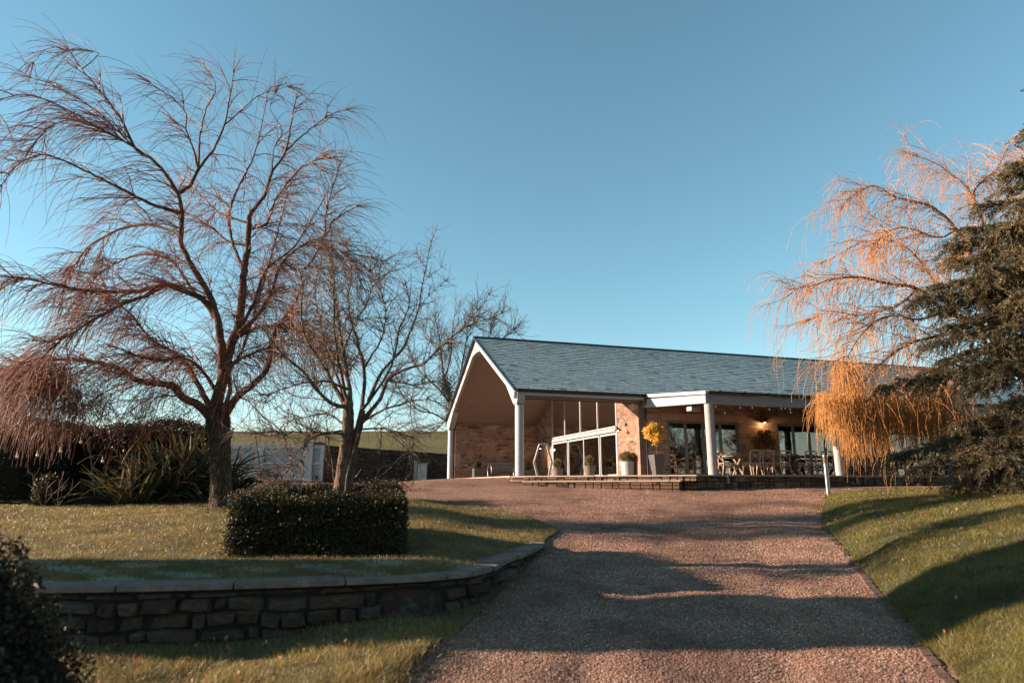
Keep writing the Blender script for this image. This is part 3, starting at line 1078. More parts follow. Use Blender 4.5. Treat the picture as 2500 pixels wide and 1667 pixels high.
def gutter(u0, u1, v, w_, parent, r=.065):
    g_ = MB()
    pr = []
    for k in range(9):
        t = PI + PI * k / 8
        pr.append((v + r * math.cos(t), w_ + r * math.sin(t)))
    for k in range(8, -1, -1):
        t = PI + PI * k / 8
        pr.append((v + r * .86 * math.cos(t), w_ + r * .86 * math.sin(t)))
    g_.prism(pr, u0, u1)
    u = u0 + .4
    while u < u1:
        g_.box(u - .03, u + .03, v - r - .012, v + r + .012, w_ - r - .012, w_ + .012)
        u += .92
    return g_.build('gutter', M['black'], parent)


gutter(-.2, 4.86, -.345, 2.985, hall)

# walls
mb = MB().box(.17, UW + .3, BW - .24, BW + .06, -.4, 2.78)
mb.build('porch_back_wall', M['brick'], hall)
V1, V2 = 1.80, 9.03          # glazed screen runs between these
mb = MB()
mb.prism([(0, -.05), (V1, -.05), (V1, roofline(V1) - CO + .03), (0, roofline(0) - CO + .16)], UW, UW + .3)
mb.build('pier_wall', stonework('pier_stone', [(.13, .08, .06), (.36, .23, .165), (.24, .13, .09), (.42, .30, .225), (.30, .16, .11), (.38, .27, .2)], (.34, .26, .21), .30, .105, 1., .03), hall)
mb = MB()
mb.prism([(V2, -.05), (BW - .24, -.05), (BW - .24, roofline(BW - .24) - CO + .05), (V2, roofline(V2) - CO + .05)], UW, UW + .3)
mb.build('return_wall', M['brick'], hall)
# quoins on the pier corner
q = MB()
z = 0; k = 0
while z < 2.5:
    h = random.uniform(.2, .32)
    q.box(UW - .004, UW + .304, -.012, (.34 if k % 2 else .2), z, min(z + h - .012, 2.55))
    z += h; k += 1
q.build('quoins', simple('quoin_stone', (.30, .2, .14), (.22, .135, .09), 5, .9, .5, .01), hall, bevel=.008)

# glazed screen
scr = empty('glazed_screen', (0, 0, 0)); scr.parent = hall
fr = MB()
TR = 1.97
top = lambda v: roofline(v) - CO
for v in (7.33, 5.46, 3.62):
    fr.prism([(v - .028, TR), (v + .028, TR), (v + .028, top(v + .028)), (v - .028, top(v - .028))], UW - .02, UW + .06)
for v, a_ in ((V2 - .05, .05), (V1 + .04, .04)):
    fr.prism([(v - a_, 0), (v + a_, 0), (v + a_, top(v + a_)), (v - a_, top(v - a_))], UW - .02, UW + .06)
fr.box(UW - .06, UW + .07, V1, V2, TR - .19, TR - .055)
fr.box(UW - .08, UW + .07, V1, V2, TR - .03, TR + .025)
fr.box(UW - .02, UW + .06, V1, V2, TR - .055, TR - .03)
fr.build('screen_frame', M['white'], scr, bevel=.006)
vs_ = [8.93, 7.16, 5.16, 3.55, 1.88]
vs_ = [8.9, 6.95, 5.12, 3.45, 1.90]
for k in range(4):
    d_ = MB()
    a_, b_ = vs_[k + 1], vs_[k]
    t = .062
    uu = UW - .03 + .035 * (k % 2)
    d_.box(uu, uu + .05, a_ + .005, a_ + t, .02, TR - .225)
    d_.box(uu, uu + .05, b_ - t, b_ - .005, .02, TR - .225)
    d_.box(uu, uu + .05, a_ + t, b_ - t, .02, .12)
    d_.box(uu, uu + .05, a_ + t, b_ - t, TR - .30, TR - .225)
    dd = d_.build('sliding_door', M['white'], scr, bevel=.004)
    MB().box(uu + .02, uu + .03, a_ + t, b_ - t, .12, TR - .30).build('pane', M['glass'], dd)
bnd = [V2 - .1, 7.36, 5.49, 3.65, V1 + .08]
for k in range(4):
    b_, a_ = bnd[k] - (.06 if k else 0), bnd[k + 1]
    if k == 3: b_, a_ = 3.59, V1 + .08
    MB().prism([(a_, TR + .03), (b_, TR + .03), (b_, top(b_)), (a_, top(a_))], UW + .01, UW + .02).build('pane', M['glass'], scr)

# main front wall under the veranda with door openings
doors = [(5.86, 9.0), (10.8, 13.95), (16.4, 19.55), (21.5, 24.6)]
DH = 2.10
us = [UW + .304] + [x for d_ in doors for x in d_] + [ULEN]
fw = MB()
for k in range(0, len(us), 2):
    fw.box(us[k], us[k + 1], 0, .3, -.05, DH)
fw.box(UW + .304, ULEN, 0, .3, DH + .27, 2.80)
for a_, b_ in doors:
    pass
prev = UW + .304
for a_, b_ in doors:
    fw.box(prev, a_ - .25, 0, .3, DH, DH + .27); prev = b_ + .25
fw.box(prev, ULEN, 0, .3, DH, DH + .27)
fw.build('front_wall', stonework('veranda_stone_lit', [(.22, .13, .10), (.7, .44, .31), (.42, .22, .145), (.8, .57, .42), (.58, .28, .19), (.75, .5, .38), (.24, .16, .13)], (.62, .46, .36), .34, .105, 1., .03), hall)  # wall stone palette brightened: terrace bounce light put into its colour
for a_, b_ in doors:
    lm = MB()
    cuts = [a_ - .25, a_ + 1.35, b_ + .25]
    for k in range(2):
        lm.box(cuts[k] + .004, cuts[k + 1] - .004, -.012, .28, DH, DH + .268)
    lm.build('lintel', M['sand'], hall, bevel=.005)
for a_, b_ in doors:
    fo = MB()
    fo.box(a_, a_ + .04, .08, .16, 0, DH); fo.box(b_ - .04, b_, .08, .16, 0, DH); fo.box(a_ + .04, b_ - .04, .08, .16, DH - .04, DH)
    bd = fo.build('folding_doors', M['grey'], hall)
    for k in range(4):
        wd = (b_ - a_ - .08) / 4
        x0 = a_ + .04 + wd * k; x1 = x0 + wd
        lf = MB(); t = .055
        lf.box(x0 + .004, x0 + t, .07, .13, .02, DH - .045); lf.box(x1 - t, x1 - .004, .07, .13, .02, DH - .045)
        lf.box(x0 + t, x1 - t, .07, .13, .02, .13); lf.box(x0 + t, x1 - t, .07, .13, DH - .1, DH - .045)
        lo = lf.build('door_leaf', M['grey'], bd, bevel=.003)
        # panes are drawn as part of the same folding door
        MB().box(x0 + t, x1 - t, .095, .105, .13, DH - .1).build('pane', M['glass'], bd)
# inside
inn = MB()
inn.box(UW + .32, ULEN, 10.9, 11.1, 0, 5.0)
inn.box(ULEN - .2, ULEN, .4, 10.9, 0, 5.0)
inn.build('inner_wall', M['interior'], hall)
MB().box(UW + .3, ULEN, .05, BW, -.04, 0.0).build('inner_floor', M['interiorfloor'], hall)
for u in (7.5, 12.0, 17):
    for v in (3.6, 7.6):
        MB().box(u, u + .28, v, v + .28, 0, roofline(v) - .3).build('inner_post', simple('inner_post', (.16, .12, .09), (.12, .09, .07), 4, .8), hall)
bm_ = MB().box(7.4, 7.7, .4, 10.8, 3.0, 3.3)
bm_.build('inner_beam', simple('inner_beam', (.1, .07, .05), (.08, .055, .04), 4, .8), hall)
gw = MB()
gw.prism([(0.3, DH + .6), (BW - .3, DH + .6), (BW - .3, 2.9), (RIDGE_V, RIDGE_W - .3), (.3, 2.9)], ULEN - .5, ULEN - .4)
cu = [(8.55, 8.85), (5.95, 6.1), (11.1, 11.25), (13.6, 13.85), (16.6, 16.85)]
for a_, b_ in cu:
    c_ = MB()
    k = int((b_ - a_) / .03)
    pts = [(a_ + (b_ - a_) * j / k, .34 + .03 * math.sin(j * 2.4)) for j in range(k + 1)]
    pts += [(x, y + .01) for x, y in pts[::-1]]
    c_.prism(pts, .03, 2.0, 'z')
    c_.build('curtain', M['curtain'], hall, True)
ex = MB().box(6.02, 6.42, .52, .55, 1.80, 1.98).build('exit_sign', M['exitgreen'], hall)
pm = MB()
pm.prism([(6.12, 1.89), (6.2, 1.95), (6.2, 1.91), (6.36, 1.91), (6.36, 1.87), (6.2, 1.87), (6.2, 1.83)], .508, .518, 'y')
pm.build('arrow', M['exitwhite'], ex)

# veranda
ver = empty('veranda', (0, 0, 0)); ver.parent = hall
VV = -4.07
lean = lambda v: 2.57 + (-VV + v) * .108
mb = MB()
mb.prism([(-.24, lean(-.24)), (VV - .02, lean(VV)), (VV - .02, lean(VV) - .06), (-.24, lean(-.24) - .06)], 4.92, ULEN)
mb.build('veranda_roof', M['grey'], ver)
mb = MB()   # end boards facing left: upper trim and lower board
mb.prism([(-.2, 3.0), (VV - .08, 2.60), (VV - .08, 2.49), (-.2, 2.87)], 4.80, 4.92)
mb.build('end_trim', M['white'], ver, bevel=.01)
mb = MB()
mb.prism([(.0, 2.84), (VV - .0, 2.475), (VV - .0, 2.22), (.0, 2.52)], 4.84, 4.92)
mb.build('end_board', M['white'], ver, bevel=.006)
mb = MB().box(4.924, ULEN, VV, VV + .16, 2.20, 2.50)
mb.build('veranda_beam', M['grey'], ver, bevel=.008)
gutter(4.90, ULEN, VV - .10, 2.60, ver, .07)
for u in np.arange(5.6, ULEN, 1.2):
    mb = MB()
    mb.prism([(.0, lean(0) - .07), (VV + .17, lean(VV + .17) - .07), (VV + .17, lean(VV + .17) - .20), (0, lean(0) - .20)], u, u + .06)
    mb.build('rafter', M['grey'], ver)


def drape(c0, r0, h):
    pass


COLU = [4.98, 9.85, 14.75, 19.6, 24.5]
colm = simple('fairy_column', (.40, .39, .385), (.32, .31, .30), 9, .8, .5, .01)
for u in COLU:
    mb = MB()
    mb.lathe([(.13, 0), (.13, 2.20)], (u, -4.0, 0), 28)
    cl = mb.build('veranda_column', colm, ver, True)
    # a wound string of tiny lights
    hx = []
    for j in range(480):
        t = j / 480
        hx.append((u + .134 * math.cos(t * 2 * PI * 22), -4.0 + .134 * math.sin(t * 2 * PI * 22), .04 + 2.1 * t))
    MB().tube(hx, [.0075 if j % 8 == 0 else .003 for j in range(480)], 4).build('light_string', M['cable'], cl)
    mb = MB()   # pole pipe beside the column, running down over the terrace edge
    mb.tube([(u + .17, -4.0, .0), (u + .17, -4.0, 2.19)], .024, 8)
    mb.build('conduit', M['grey'], cl)
    MB().tube([(u + .19, -4.50, -.25), (u + .19, -4.49, -.02)], [.04, .028], 8).build('pipe_foot', M['grey'], cl)
# downpipe at the end of the main eaves
mb = MB()
mb.tube([(4.80, -.33, 2.92), (4.80, -.30, 2.72), (4.90, -.10, 2.5), (4.90, -.10, 0.03)], .036, 10)
mb.build('downpipe', M['black'], hall, True)
# corbel bracket under the eaves
mb = MB()
mb.prism([(-.02, 2.68), (-.02, 2.50), (.25, 2.42), (.42, 2.50), (.5, 2.68)], UW - .16, UW - .003)
mb.build('corbel', M['sand'], hall, bevel=.02)
# projector box by the first column
mb = MB().box(4.55 + .45, 5.35, -3.0, -2.7, 2.1, 2.25)
mb.build('heater_box', M['white'], ver, bevel=.02)

# ------------------------------------------------------------------ terrace
ter = empty('terrace', (BX, BY, BZ), BYAW, 'raised stone terrace with rough steps and paved top under the veranda', 'terrace')
poly = [(-.45, BW + .4), (-.45, -.55), (-.1, -.9), (3.72, -4.42), (ULEN, -4.42), (ULEN, 0.05), (UW + .3, 0.05), (UW + .3, BW + .4)]
MB().prism(poly, -.05, 0.0, 'z').build('paving', M['paving'], ter)
ins = [(-.42, BW + .3), (-.42, -.52), (-.08, -.86), (3.74, -4.38), (ULEN - .1, -4.38), (ULEN - .1, 0.0), (UW + .2, 0.0), (UW + .2, BW + .3)]
MB().prism(ins, -.6, -.053, 'z').build('terrace_wall', M['step'], ter)


def stepcourse(a, b, z0, z1, dep, name, slab=True):
    """a course of rough stones from a to b under a thin slab"""
    a = np.array(a); b = np.array(b); L = np.linalg.norm(b - a); t = (b - a) / L; nn = np.array([t[1], -t[0]])
    top = z1
    for part in ('stones', 'tread'):
        s_ = 0; mb = MB()
        while s_ < L - .05:
            l = min(random.uniform(.14, .42) if part == 'stones' else random.uniform(.7, 1.1), L - s_)
            o1 = random.uniform(-.035, .015) if part == 'stones' else .035 + random.uniform(-.006, .006)
            g0 = .008 if part == 'stones' else .002
            p0 = a + t * (s_ + g0); p1 = a + t * (s_ + l - g0)
            q = [p0 - nn * dep, p1 - nn * dep, p1 + nn * (o1 + random.uniform(-.01, .01)), p0 + nn * o1]
            za, zz = (z0, top - .042) if part == 'stones' else (top - .04, top + random.uniform(-.003, .003))
            mb.add([(*x, za) for x in q] + [(*x, zz) for x in q], [(0, 1, 2, 3), (7, 6, 5, 4), (0, 4, 5, 1), (1, 5, 6, 2), (2, 6, 7, 3), (3, 7, 4, 0)])
            s_ += l
        o = mb.build(name if part == 'stones' else 'tread', M['step'] if part == 'stones' else M['paving'], ter)
        m_ = o.modifiers.new('b', 'BEVEL'); m_.width = .018 if part == 'stones' else .006; m_.segments = 2


stepcourse((-.18, -1.0), (3.95, -4.72), -.19, -.004, .4, 'step')
stepcourse((-.32, -1.28), (3.4, -4.72), -.50, -.165, .5, 'step')
stepcourse((3.7, -4.44), (ULEN - .2, -4.44), -.5, .004, .2, 'terrace_edge')
stepcourse((-.46, 9.5), (-.46, -.5), -.5, .004, .2, 'terrace_edge')

# ------------------------------------------------------------------ things on the terrace
def ball_on(name, u, v, rb, hb, pot, leafm, label, cat, group, squash=1., n=1600, leafL=.03, corem=None):
    e = empty(name, W(u, v), BYAW, label, cat, group)
    pot(e)
    P = norm(rng.normal(0, 1, (n, 3))) * rb * (rng.random((n, 1)) ** .25)
    if cat == 'potted tree':
        lc = norm(rng.normal(0, 1, (16, 3))) * rb * .62
        k_ = rng.integers(0, 16, n)
        P = lc[k_] + norm(rng.normal(0, 1, (n, 3))) * rb * (.26 + .14 * (k_ % 3))[:, None] * (rng.random((n, 1)) ** .3)
    P = P * (1 + .10 * np.sin(P[:, :1] * 7.5 / rb + P[:, 2:] * 9) + .08 * np.sin(P[:, 1:2] * 11 / rb + P[:, 2:] * 8 / rb))
    P[:, 2] *= squash
    P[:, 2] += hb
    V, f = ico((0, 0, hb), rb * (.5 if cat == 'potted tree' else .72), 2, (1, 1, squash))
    fo = leaves(P, leafL, leafL * .7, leafm, 'foliage', e)
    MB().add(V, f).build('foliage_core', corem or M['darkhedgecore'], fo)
    return e


def pot_round(r0, r1, h, mat, rim=0.):
    def fn(e):
        mb = MB()
        mb.lathe([(r0, 0), (r1, h - rim), (r1 + (.015 if rim else 0), h - rim), (r1 + (.015 if rim else 0), h), (r1 - .02, h), (r1 - .03, h - .05)], (0, 0, 0), 28)
        mb.build('pot', mat, e, True)
    return fn


def pot_square(a, b, h, mat, stem=None):
    def fn(e):
        mb = MB()
        A, B = a / 2, b / 2
        v = [(-A, -A, 0), (A, -A, 0), (A, A, 0), (-A, A, 0), (-B, -B, h), (B, -B, h), (B, B, h), (-B, B, h), (-B + .02, -B + .02, h), (B - .02, -B + .02, h), (B - .02, B - .02, h), (-B + .02, B - .02, h), (-B + .03, -B + .03, h - .04), (B - .03, -B + .03, h - .04), (B - .03, B - .03, h - .04), (-B + .03, B - .03, h - .04)]
        f = [(3, 2, 1, 0), (0, 1, 5, 4), (1, 2, 6, 5), (2, 3, 7, 6), (3, 0, 4, 7), (4, 5, 9, 8), (5, 6, 10, 9), (6, 7, 11, 10), (7, 4, 8, 11), (8, 9, 13, 12), (9, 10, 14, 13), (10, 11, 15, 14), (11, 8, 12, 15), (12, 13, 14, 15)]
        mb.add(v, f).build('pot', mat, e)
        if stem:
            MB().tube([(0, 0, h - .05), (.01, 0, stem * .6), (0, 0, stem)], [.02, .017, .015], 8).build('stem', M['fruitbark'], e)
    return fn


def place_uv(px, py, v):
    """u of the photograph's column px at depth v on the terrace"""
    c, s = math.cos(PITCH), math.sin(PITCH)
    b = -(py - 833.5) / F
    r = np.array([(px - 1250) / F, c - b * s])
    d = ROT[:, 0]; n_ = ROT[:, 1]
    A = np.array([[r[0], -d[0]], [r[1], -d[1]]])
    t, u = np.linalg.solve(A, np.array([BX, BY]) + v * n_)
    return u


ball_on('potted_box_ball', place_uv(1361, 1150, 5.2), 5.2, .22, .62, pot_round(.19, .25, .42, M['stonepot'], .04), M['boxbrown'], 'box ball in pebbled stone pot, left of the two before the sliding doors', 'potted plant', 'potted box balls')
ball_on('potted_box_ball', place_uv(1439, 1150, 3.2), 3.2, .20, .70, pot_round(.19, .25, .48, M['stonepot'], .04), M['boxbrown'], 'box ball in pebbled stone pot, right of the two before the sliding doors', 'potted plant', 'potted box balls')
ball_on('potted_box_ball', place_uv(1166, 1150, 9.9), 9.9, .22, .70, pot_square(.42, .46, .5, M['darkpot']), M['box'], 'clipped ball in a grey square pot by the far brick wall left of bench', 'potted plant', 'potted box balls')
ball_on('potted_box_ball', place_uv(1286, 1150, 10.1), 10.1, .27, .66, pot_square(.5, .52, .45, M['darkpot']), M['dark'], 'dark dome plant in low dark pot right of the white porch column', 'potted plant', 'potted box balls')
ball_on('potted_shrub', place_uv(1533, 1150, .55), .55, .31, .74, pot_round(.22, .27, .56, M['zinc']), M['boxbrown'], 'spreading olive brown shrub in pale grey cylinder pot by the stone pier', 'potted plant', None, .62, 2600, .04)
ball_on('lollipop_tree', place_uv(1605, 1150, -1.9), -1.9, .38, 1.44, pot_square(.24, .42, .70, M['darkpot'], 1.2), M['yellow'], 'bright yellow lollipop tree in tall tapered dark planter', 'potted tree', 'lollipop trees on the terrace', .85, 3600, .07, simple('yellow_core', (.4, .22, .05), (.2, .11, .03), 20, .9))
ball_on('lollipop_tree', place_uv(1873, 1150, -.5), -.5, .50, 1.45, pot_square(.24, .42, .70, M['darkpot'], 1.2), M['brownball'], 'shaded brown lollipop tree behind the dining table between the doors', 'potted tree', 'lollipop trees on the terrace', .85, 3600, .06, simple('brown_core', (.12, .06, .03), (.06, .035, .02), 20, .9))

# hexagon arch
hv = 8.2
hx = [(1316.6, 1087), (1334, 1085), (1347, 1129), (1339, 1164), (1313.6, 1164), (1304, 1129)]
ha = empty('hexagon_arch', W(place_uv(1325, 1150, hv), hv), BYAW, 'white hexagonal wooden arch frame standing in the porch', 'arch')
u0 = place_uv(1325, 1150, hv)
hp = []
for (x, y), zz in zip(hx, (1.62, 1.66, .80, .03, .03, .80)):
    hp.append(((place_uv(x, y, hv) - u0) * 1.0, 0, zz))
for k in range(6):
    MB().bar(hp[k], hp[(k + 1) % 6], .10, .055).build('frame_bar', M['white'], ha)

# bench with wheel-shaped ends
bu0, bu1, bv = place_uv(1198, 1150, 9.6), place_uv(1262, 1150, 9.6), 9.6
be = empty('slatted_bench', W(bu0, bv), BYAW, 'grey slatted bench with round wheel armrests against the back wall', 'bench')
BL = bu1 - bu0
sea = MB()
for k in range(4): sea.box(.05, BL - .05, -.05 + k * .11, .03 + k * .11, .38, .41)
sea.build('seat', M['slategrey'], be)
bk = MB()
for k in range(4): bk.box(.05, BL - .05, .40 + .02 * k, .42 + .02 * k, .32 + k * .13, .40 + k * .13)
bk.build('backrest', M['slategrey'], be)
for x in (0, BL):
    wh = MB()
    ring = [(x, .18 + .36 * math.cos(t), .37 + .36 * math.sin(t)) for t in np.linspace(0, 2 * PI, 29)]
    wh.tube(ring, .03, 6)
    for t in np.linspace(0, PI, 5)[:-1]:
        wh.tube([(x, .18 - .34 * math.cos(t), .37 - .34 * math.sin(t)), (x, .18 + .34 * math.cos(t), .37 + .34 * math.sin(t))], .014, 5)
    wh.build('wheel_arm', M['darkpot'], be, True)


# cross-back chairs
def make_chair():
    r = empty('crossback_chair')
    s_ = MB()
    s_.prism([(-.21, -.20), (.21, -.20), (.235, .05), (.20, .22), (-.20, .22), (-.235, .05)], .445, .47, 'z')
    s_.build('seat', M['woodlight'], r, bevel=.008)
    for sx in (-1, 1):
        MB().tube([(sx * .19, .19, .445), (sx * .205, .205, .2), (sx * .22, .225, 0)], [.017, .015, .013], 8).build('leg', M['woodlight'], r, True)
    for sx in (-1, 1):
        MB().tube([(sx * .225, -.30, 0), (sx * .205, -.225, .25), (sx * .195, -.20, .46)], [.014, .017, .018], 8).build('leg', M['woodlight'], r, True)
    b_ = MB()
    for sx in (-1, 1):
        b_.tube([(sx * .195, -.20, .46), (sx * .20, -.235, .65), (sx * .215, -.285, .85)], [.018, .016, .015], 8)
    b_.tube([(-.215, -.285, .845), (-.11, -.315, .865), (0, -.325, .87), (.11, -.315, .865), (.215, -.285, .845)], .024, 8)
    b_.tube([(-.195, -.215, .53), (0, -.262, .67), (.2, -.28, .80)], .010, 6)
    b_.tube([(.195, -.215, .53), (0, -.270, .67), (-.2, -.28, .80)], .010, 6)
    b_.build('backrest', M['woodlight'], r, True)
    h = MB()
    for (xa, ya), (xb, yb) in (((-.2, .2), (.2, .2)), ((-.2, -.24), (.2, -.24)), ((-.2, .2), (-.2, -.24)), ((.2, .2), (.2, -.24))):
        pts = []
        for t in np.linspace(0, 1, 9):
            pts.append((xa + (xb - xa) * t, ya + (yb - ya) * t, .22 + .2 * math.sin(PI * t) ** .6))
        h.tube(pts, .010, 5)
    h.build('leg_hoops', M['woodlight'], r, True)
    return r


def copy_tree(o, parent=None):
    c_ = o.copy()
    COL.objects.link(c_)
    c_.parent = parent
    for ch in list(o.children): copy_tree(ch, c_)
    return c_


chair0 = make_chair()
first = [True]


def chair(u, v, face, label):
    c_ = chair0 if first[0] else copy_tree(chair0)
    first[0] = False
    c_.location = W(u, v)
    c_.rotation_euler = (0, 0, BYAW + face)
    tag(c_, label, 'chair', 'wooden crossback chairs at the terrace tables')


near_px = [(1836, 'first crossback chair from the left with its back to the drive'), (1869, 'second crossback chair from the left with its back to the drive'), (1908, 'third crossback chair from the left with its back to the drive'),
           (1973, 'fourth crossback chair from the left with its back to the drive, in shade'), (2014, 'crossback chair behind the steel bollard light, just left of the willow-side column')]
chair(place_uv(1775, 1150, -1.55), -1.55, -PI / 2 - .15, 'crossback chair turned sideways at the left end of the first table')
for k, (px, lab) in enumerate(near_px):
    chair(place_uv(px, 1150, -2.35), -2.35, random.uniform(-.15, .15) - .12, lab)
for k, (px, lab) in enumerate([(1811, 'small crossback chair beyond the first table, leftmost of the far row'), (1852, 'crossback chair beyond the table, seen between the first and second near chairs'), (1888, 'crossback chair beyond the table, seen between the second and third near chairs'),
                               (1932, 'crossback chair beyond the table, right of the third near chair'), (1955, 'crossback chair beyond the table, in front of the second glazed doors'), (1995, 'crossback chair beyond the table, just left of the steel bollard light')]):
    chair(place_uv(px, 1150, -.75), -.75, PI + random.uniform(-.15, .15), lab)
for k, (px, lab) in enumerate([(2071, 'crossback chair just right of the second veranda column, under the golden twigs'), (2112, 'crossback chair under the thickest golden willow twigs'), (2143, 'crossback chair at the right table nearest the dark conifer branch'), (2190, 'crossback chair half hidden by the dark conifer branch')]):
    chair(place_uv(px, 1150, -2.35), -2.35, random.uniform(-.2, .2), lab)
for k, (px, lab) in enumerate([(2095, 'crossback chair beyond the right table, left one'), (2165, 'crossback chair beyond the right table, right one')]):
    chair(place_uv(px, 1150, -.75), -.75, PI + random.uniform(-.1, .1), lab)


def table(u0, u1, v, label, mat):
    L = u1 - u0
    e = empty('trestle_table', W(u0, v), BYAW, label, 'table', 'long tables on the veranda')
    t = MB()
    for k in range(4): t.box(0, L, -.40 + k * .2, -.40 + k * .2 + .194, .70, .755)
    t.build('tabletop', mat, e, bevel=.004)
    for x in (.35, L - .35):
        l = MB()
        l.bar((x, -.34, 0), (x, .25, .70), .07, .06); l.bar((x, .34, 0), (x, -.25, .70), .07, .06)
        l.box(x - .03, x + .03, -.3, .3, .64, .70)
        l.build('trestle', mat, e)
    MB().bar((.35, 0, .35), (L - .35, 0, .35), .04, .06).build('stretcher', mat, e)
    return e


table(7.35, 9.55, -1.55, 'pale ended wooden trestle table nearest the first veranda column', simple('table_wood', (.30, .21, .15), (.2, .14, .10), 9, .7))
table(9.62, 12.3, -1.55, 'darker long trestle table before the second glazed doors', M['wooddark'])
table(12.9, 16.0, -1.55, 'dark trestle table right of the second veranda column', M['wooddark'])

# ------------------------------------------------------------------ wall lamps
def wall_lamp(u, v, w_, nx, ny, label, strength=25, arm=.34):
    """gooseneck lamp; (nx, ny) is the direction it sticks out of the wall, in hall axes"""
    e = empty('wall_lamp', W(u, v, w_), BYAW, label, 'lamp', 'gooseneck wall lamps')
    bp = MB(); bp.lathe([(.045, -.05), (.05, 0), (.045, .05)], (nx * .03, ny * .03, 0), 10); bp.build('bracket', M['iron'], e)
    pts = []
    for t in np.linspace(0, 1, 12):
        a_ = PI * 1.05 * t
        d_ = .03 + arm * .5 * (1 - math.cos(a_))
        pts.append((nx * d_, ny * d_, .02 + .22 * math.sin(a_)))
    pts.append((nx * (arm + .03), ny * (arm + .03), -.12))
    MB().tube(pts, .010, 6).build('arm', M['iron'], e, True)
    c_ = (nx * (arm + .03), ny * (arm + .03), -.24)
    MB().lathe([(.02, .14), (.035, .10), (.06, .07), (.15, .02), (.16, .0), (.155, .0), (.06, .055), (.02, .08)], c_, 20, False).build('shade', M['iron'], e, True)
    V, f = ico((c_[0], c_[1], c_[2] + .012), .032, 2)
    MB().add(V, f).build('bulb', M['bulb'], e, True)
    ld = bpy.data.lights.new('lamp_light', 'POINT'); ld.energy = strength; ld.color = (1, .62, .32); ld.shadow_soft_size = .05
    lo = bpy.data.objects.new('lamp_light', ld); COL.objects.link(lo); lo.parent = e; lo.location = (c_[0], c_[1], c_[2] - .05)
    return e


wall_lamp(UW, 1.0, 1.98, -1, 0, 'gooseneck lamp on the sunlit stone pier', 3)
wall_lamp(UW, 9.75, 1.75, -1, 0, 'lit gooseneck lamp in the shaded porch corner above the hexagon arch', 3)
wall_lamp(place_uv(1857, 1020, 0), 0, 2.34, 0, -1, 'lit lamp on veranda wall above the brown lollipop tree', 4, .2)
wall_lamp(place_uv(2318, 1040, 0), 0, 2.34, 0, -1, 'lit lamp glimpsed between the conifer branches', 4, .2)

# ------------------------------------------------------------------ festoon lights
def festoon(name, pts, bulbs, label, drop=.12, wire=.005, rb=.035, mat=None):
    e = empty(name, pts[0], 0, label, 'string lights')
    o0 = np.array(pts[0])
    MB().tube([np.array(p_) - o0 for p_ in pts], wire, 5).build('cable', mat or M['cable'], e)
    for b_ in bulbs:
        b_ = np.array(b_) - o0
        h = MB(); h.lathe([(.014, .0), (.016, -.05), (.014, -.055)], b_ + np.array([0, 0, 0]), 8); ho = h.build('lamp_holder', mat or M['cable'], e)
        V, f = ico(b_ + np.array([0, 0, -.055 - rb * 1.1]), rb, 2, (1, 1, 1.25)); MB().add(V, f).build('bulb', M['festoon'], e, True)
    return e


def onv(px, py, v):
    """world point where the ray of a photograph pixel meets the plane v of the hall"""
    u = place_uv(px, py, v)
    x, y, _ = W(u, v)
    return at(px, py, y)


fv = -3.3
pts = [onv(x, y, fv) for x, y in ((1738, 992), (1752, 1000), (1769, 1003), (1786, 998), (1801, 988), (1836, 990), (1862, 990), (1878, 993), (1907, 992), (1928, 997), (1955, 1001), (1970, 1002), (1990, 996))]
bl = [onv(x, y, fv) for x, y in ((1747, 984 + 2), (1769, 1002), (1807, 989), (1836, 989), (1878, 993), (1907, 991), (1917, 991), (1928, 993), (1930, 1001), (1970, 1003))]
festoon('string_lights', pts, bl, 'pale string of small bulbs slung under the veranda beam', .05, .005, .022)
# garden festoon: from the left pole across the shrubs to the pole by the gate
gp = at(217, 1072, 12.8); gq = at(623, 1058, 14.6)
G1 = [(-60, 1085), (44, 1103), (93, 1100), (149, 1090), (199, 1070), (217, 1074), (252, 1114), (315, 1144), (430, 1160), (584, 1131), (612, 1095), (623, 1060)]
gpts = resample([at(x, y, 12.4 + 2.2 * max(0, (x - 217)) / 400) for x, y in G1], .15)
gb = [at(x, y, 12.4 + 2.2 * max(0, (x - 217)) / 400) for x, y in ((44, 1103), (93, 1100), (149, 1090), (199, 1068), (252, 1114), (315, 1144), (440, 1158), (584, 1131), (632, 1088))]
gpts = np.vstack([gpts, [at(632, 1088, 14.6)]])
festoon('garden_festoon', gpts, gb, 'drooping cable of round glowing bulbs in front of the dark garden hedge', .05, .004, .025, M['black'])
for nm, a_, b_, lab, m_ in (('lights_pole', at(217, 1070, 12.85), at(231, 1210, 12.85), 'thin pale leaning pole carrying the bulbs left of the spiky plant', M['slategrey']), ('lights_pole', at(623, 1056, 14.62), at(641, 1185, 14.62), 'thin dark leaning pole in front of the white gate', M['black'])):
    mid = (a_ + b_) / 2
    e = empty(nm, tuple(b_), 0, lab, 'pole', 'poles of the garden lights')
    MB().tube([np.zeros(3), a_ - b_], [.012, .010], 6).build('shaft', m_, e)
    MB().tube([a_ - b_, a_ - b_ + np.array([.03, 0, .03]), a_ - b_ + np.array([.07, 0, 0])], .006, 5).build('hook', m_, e)

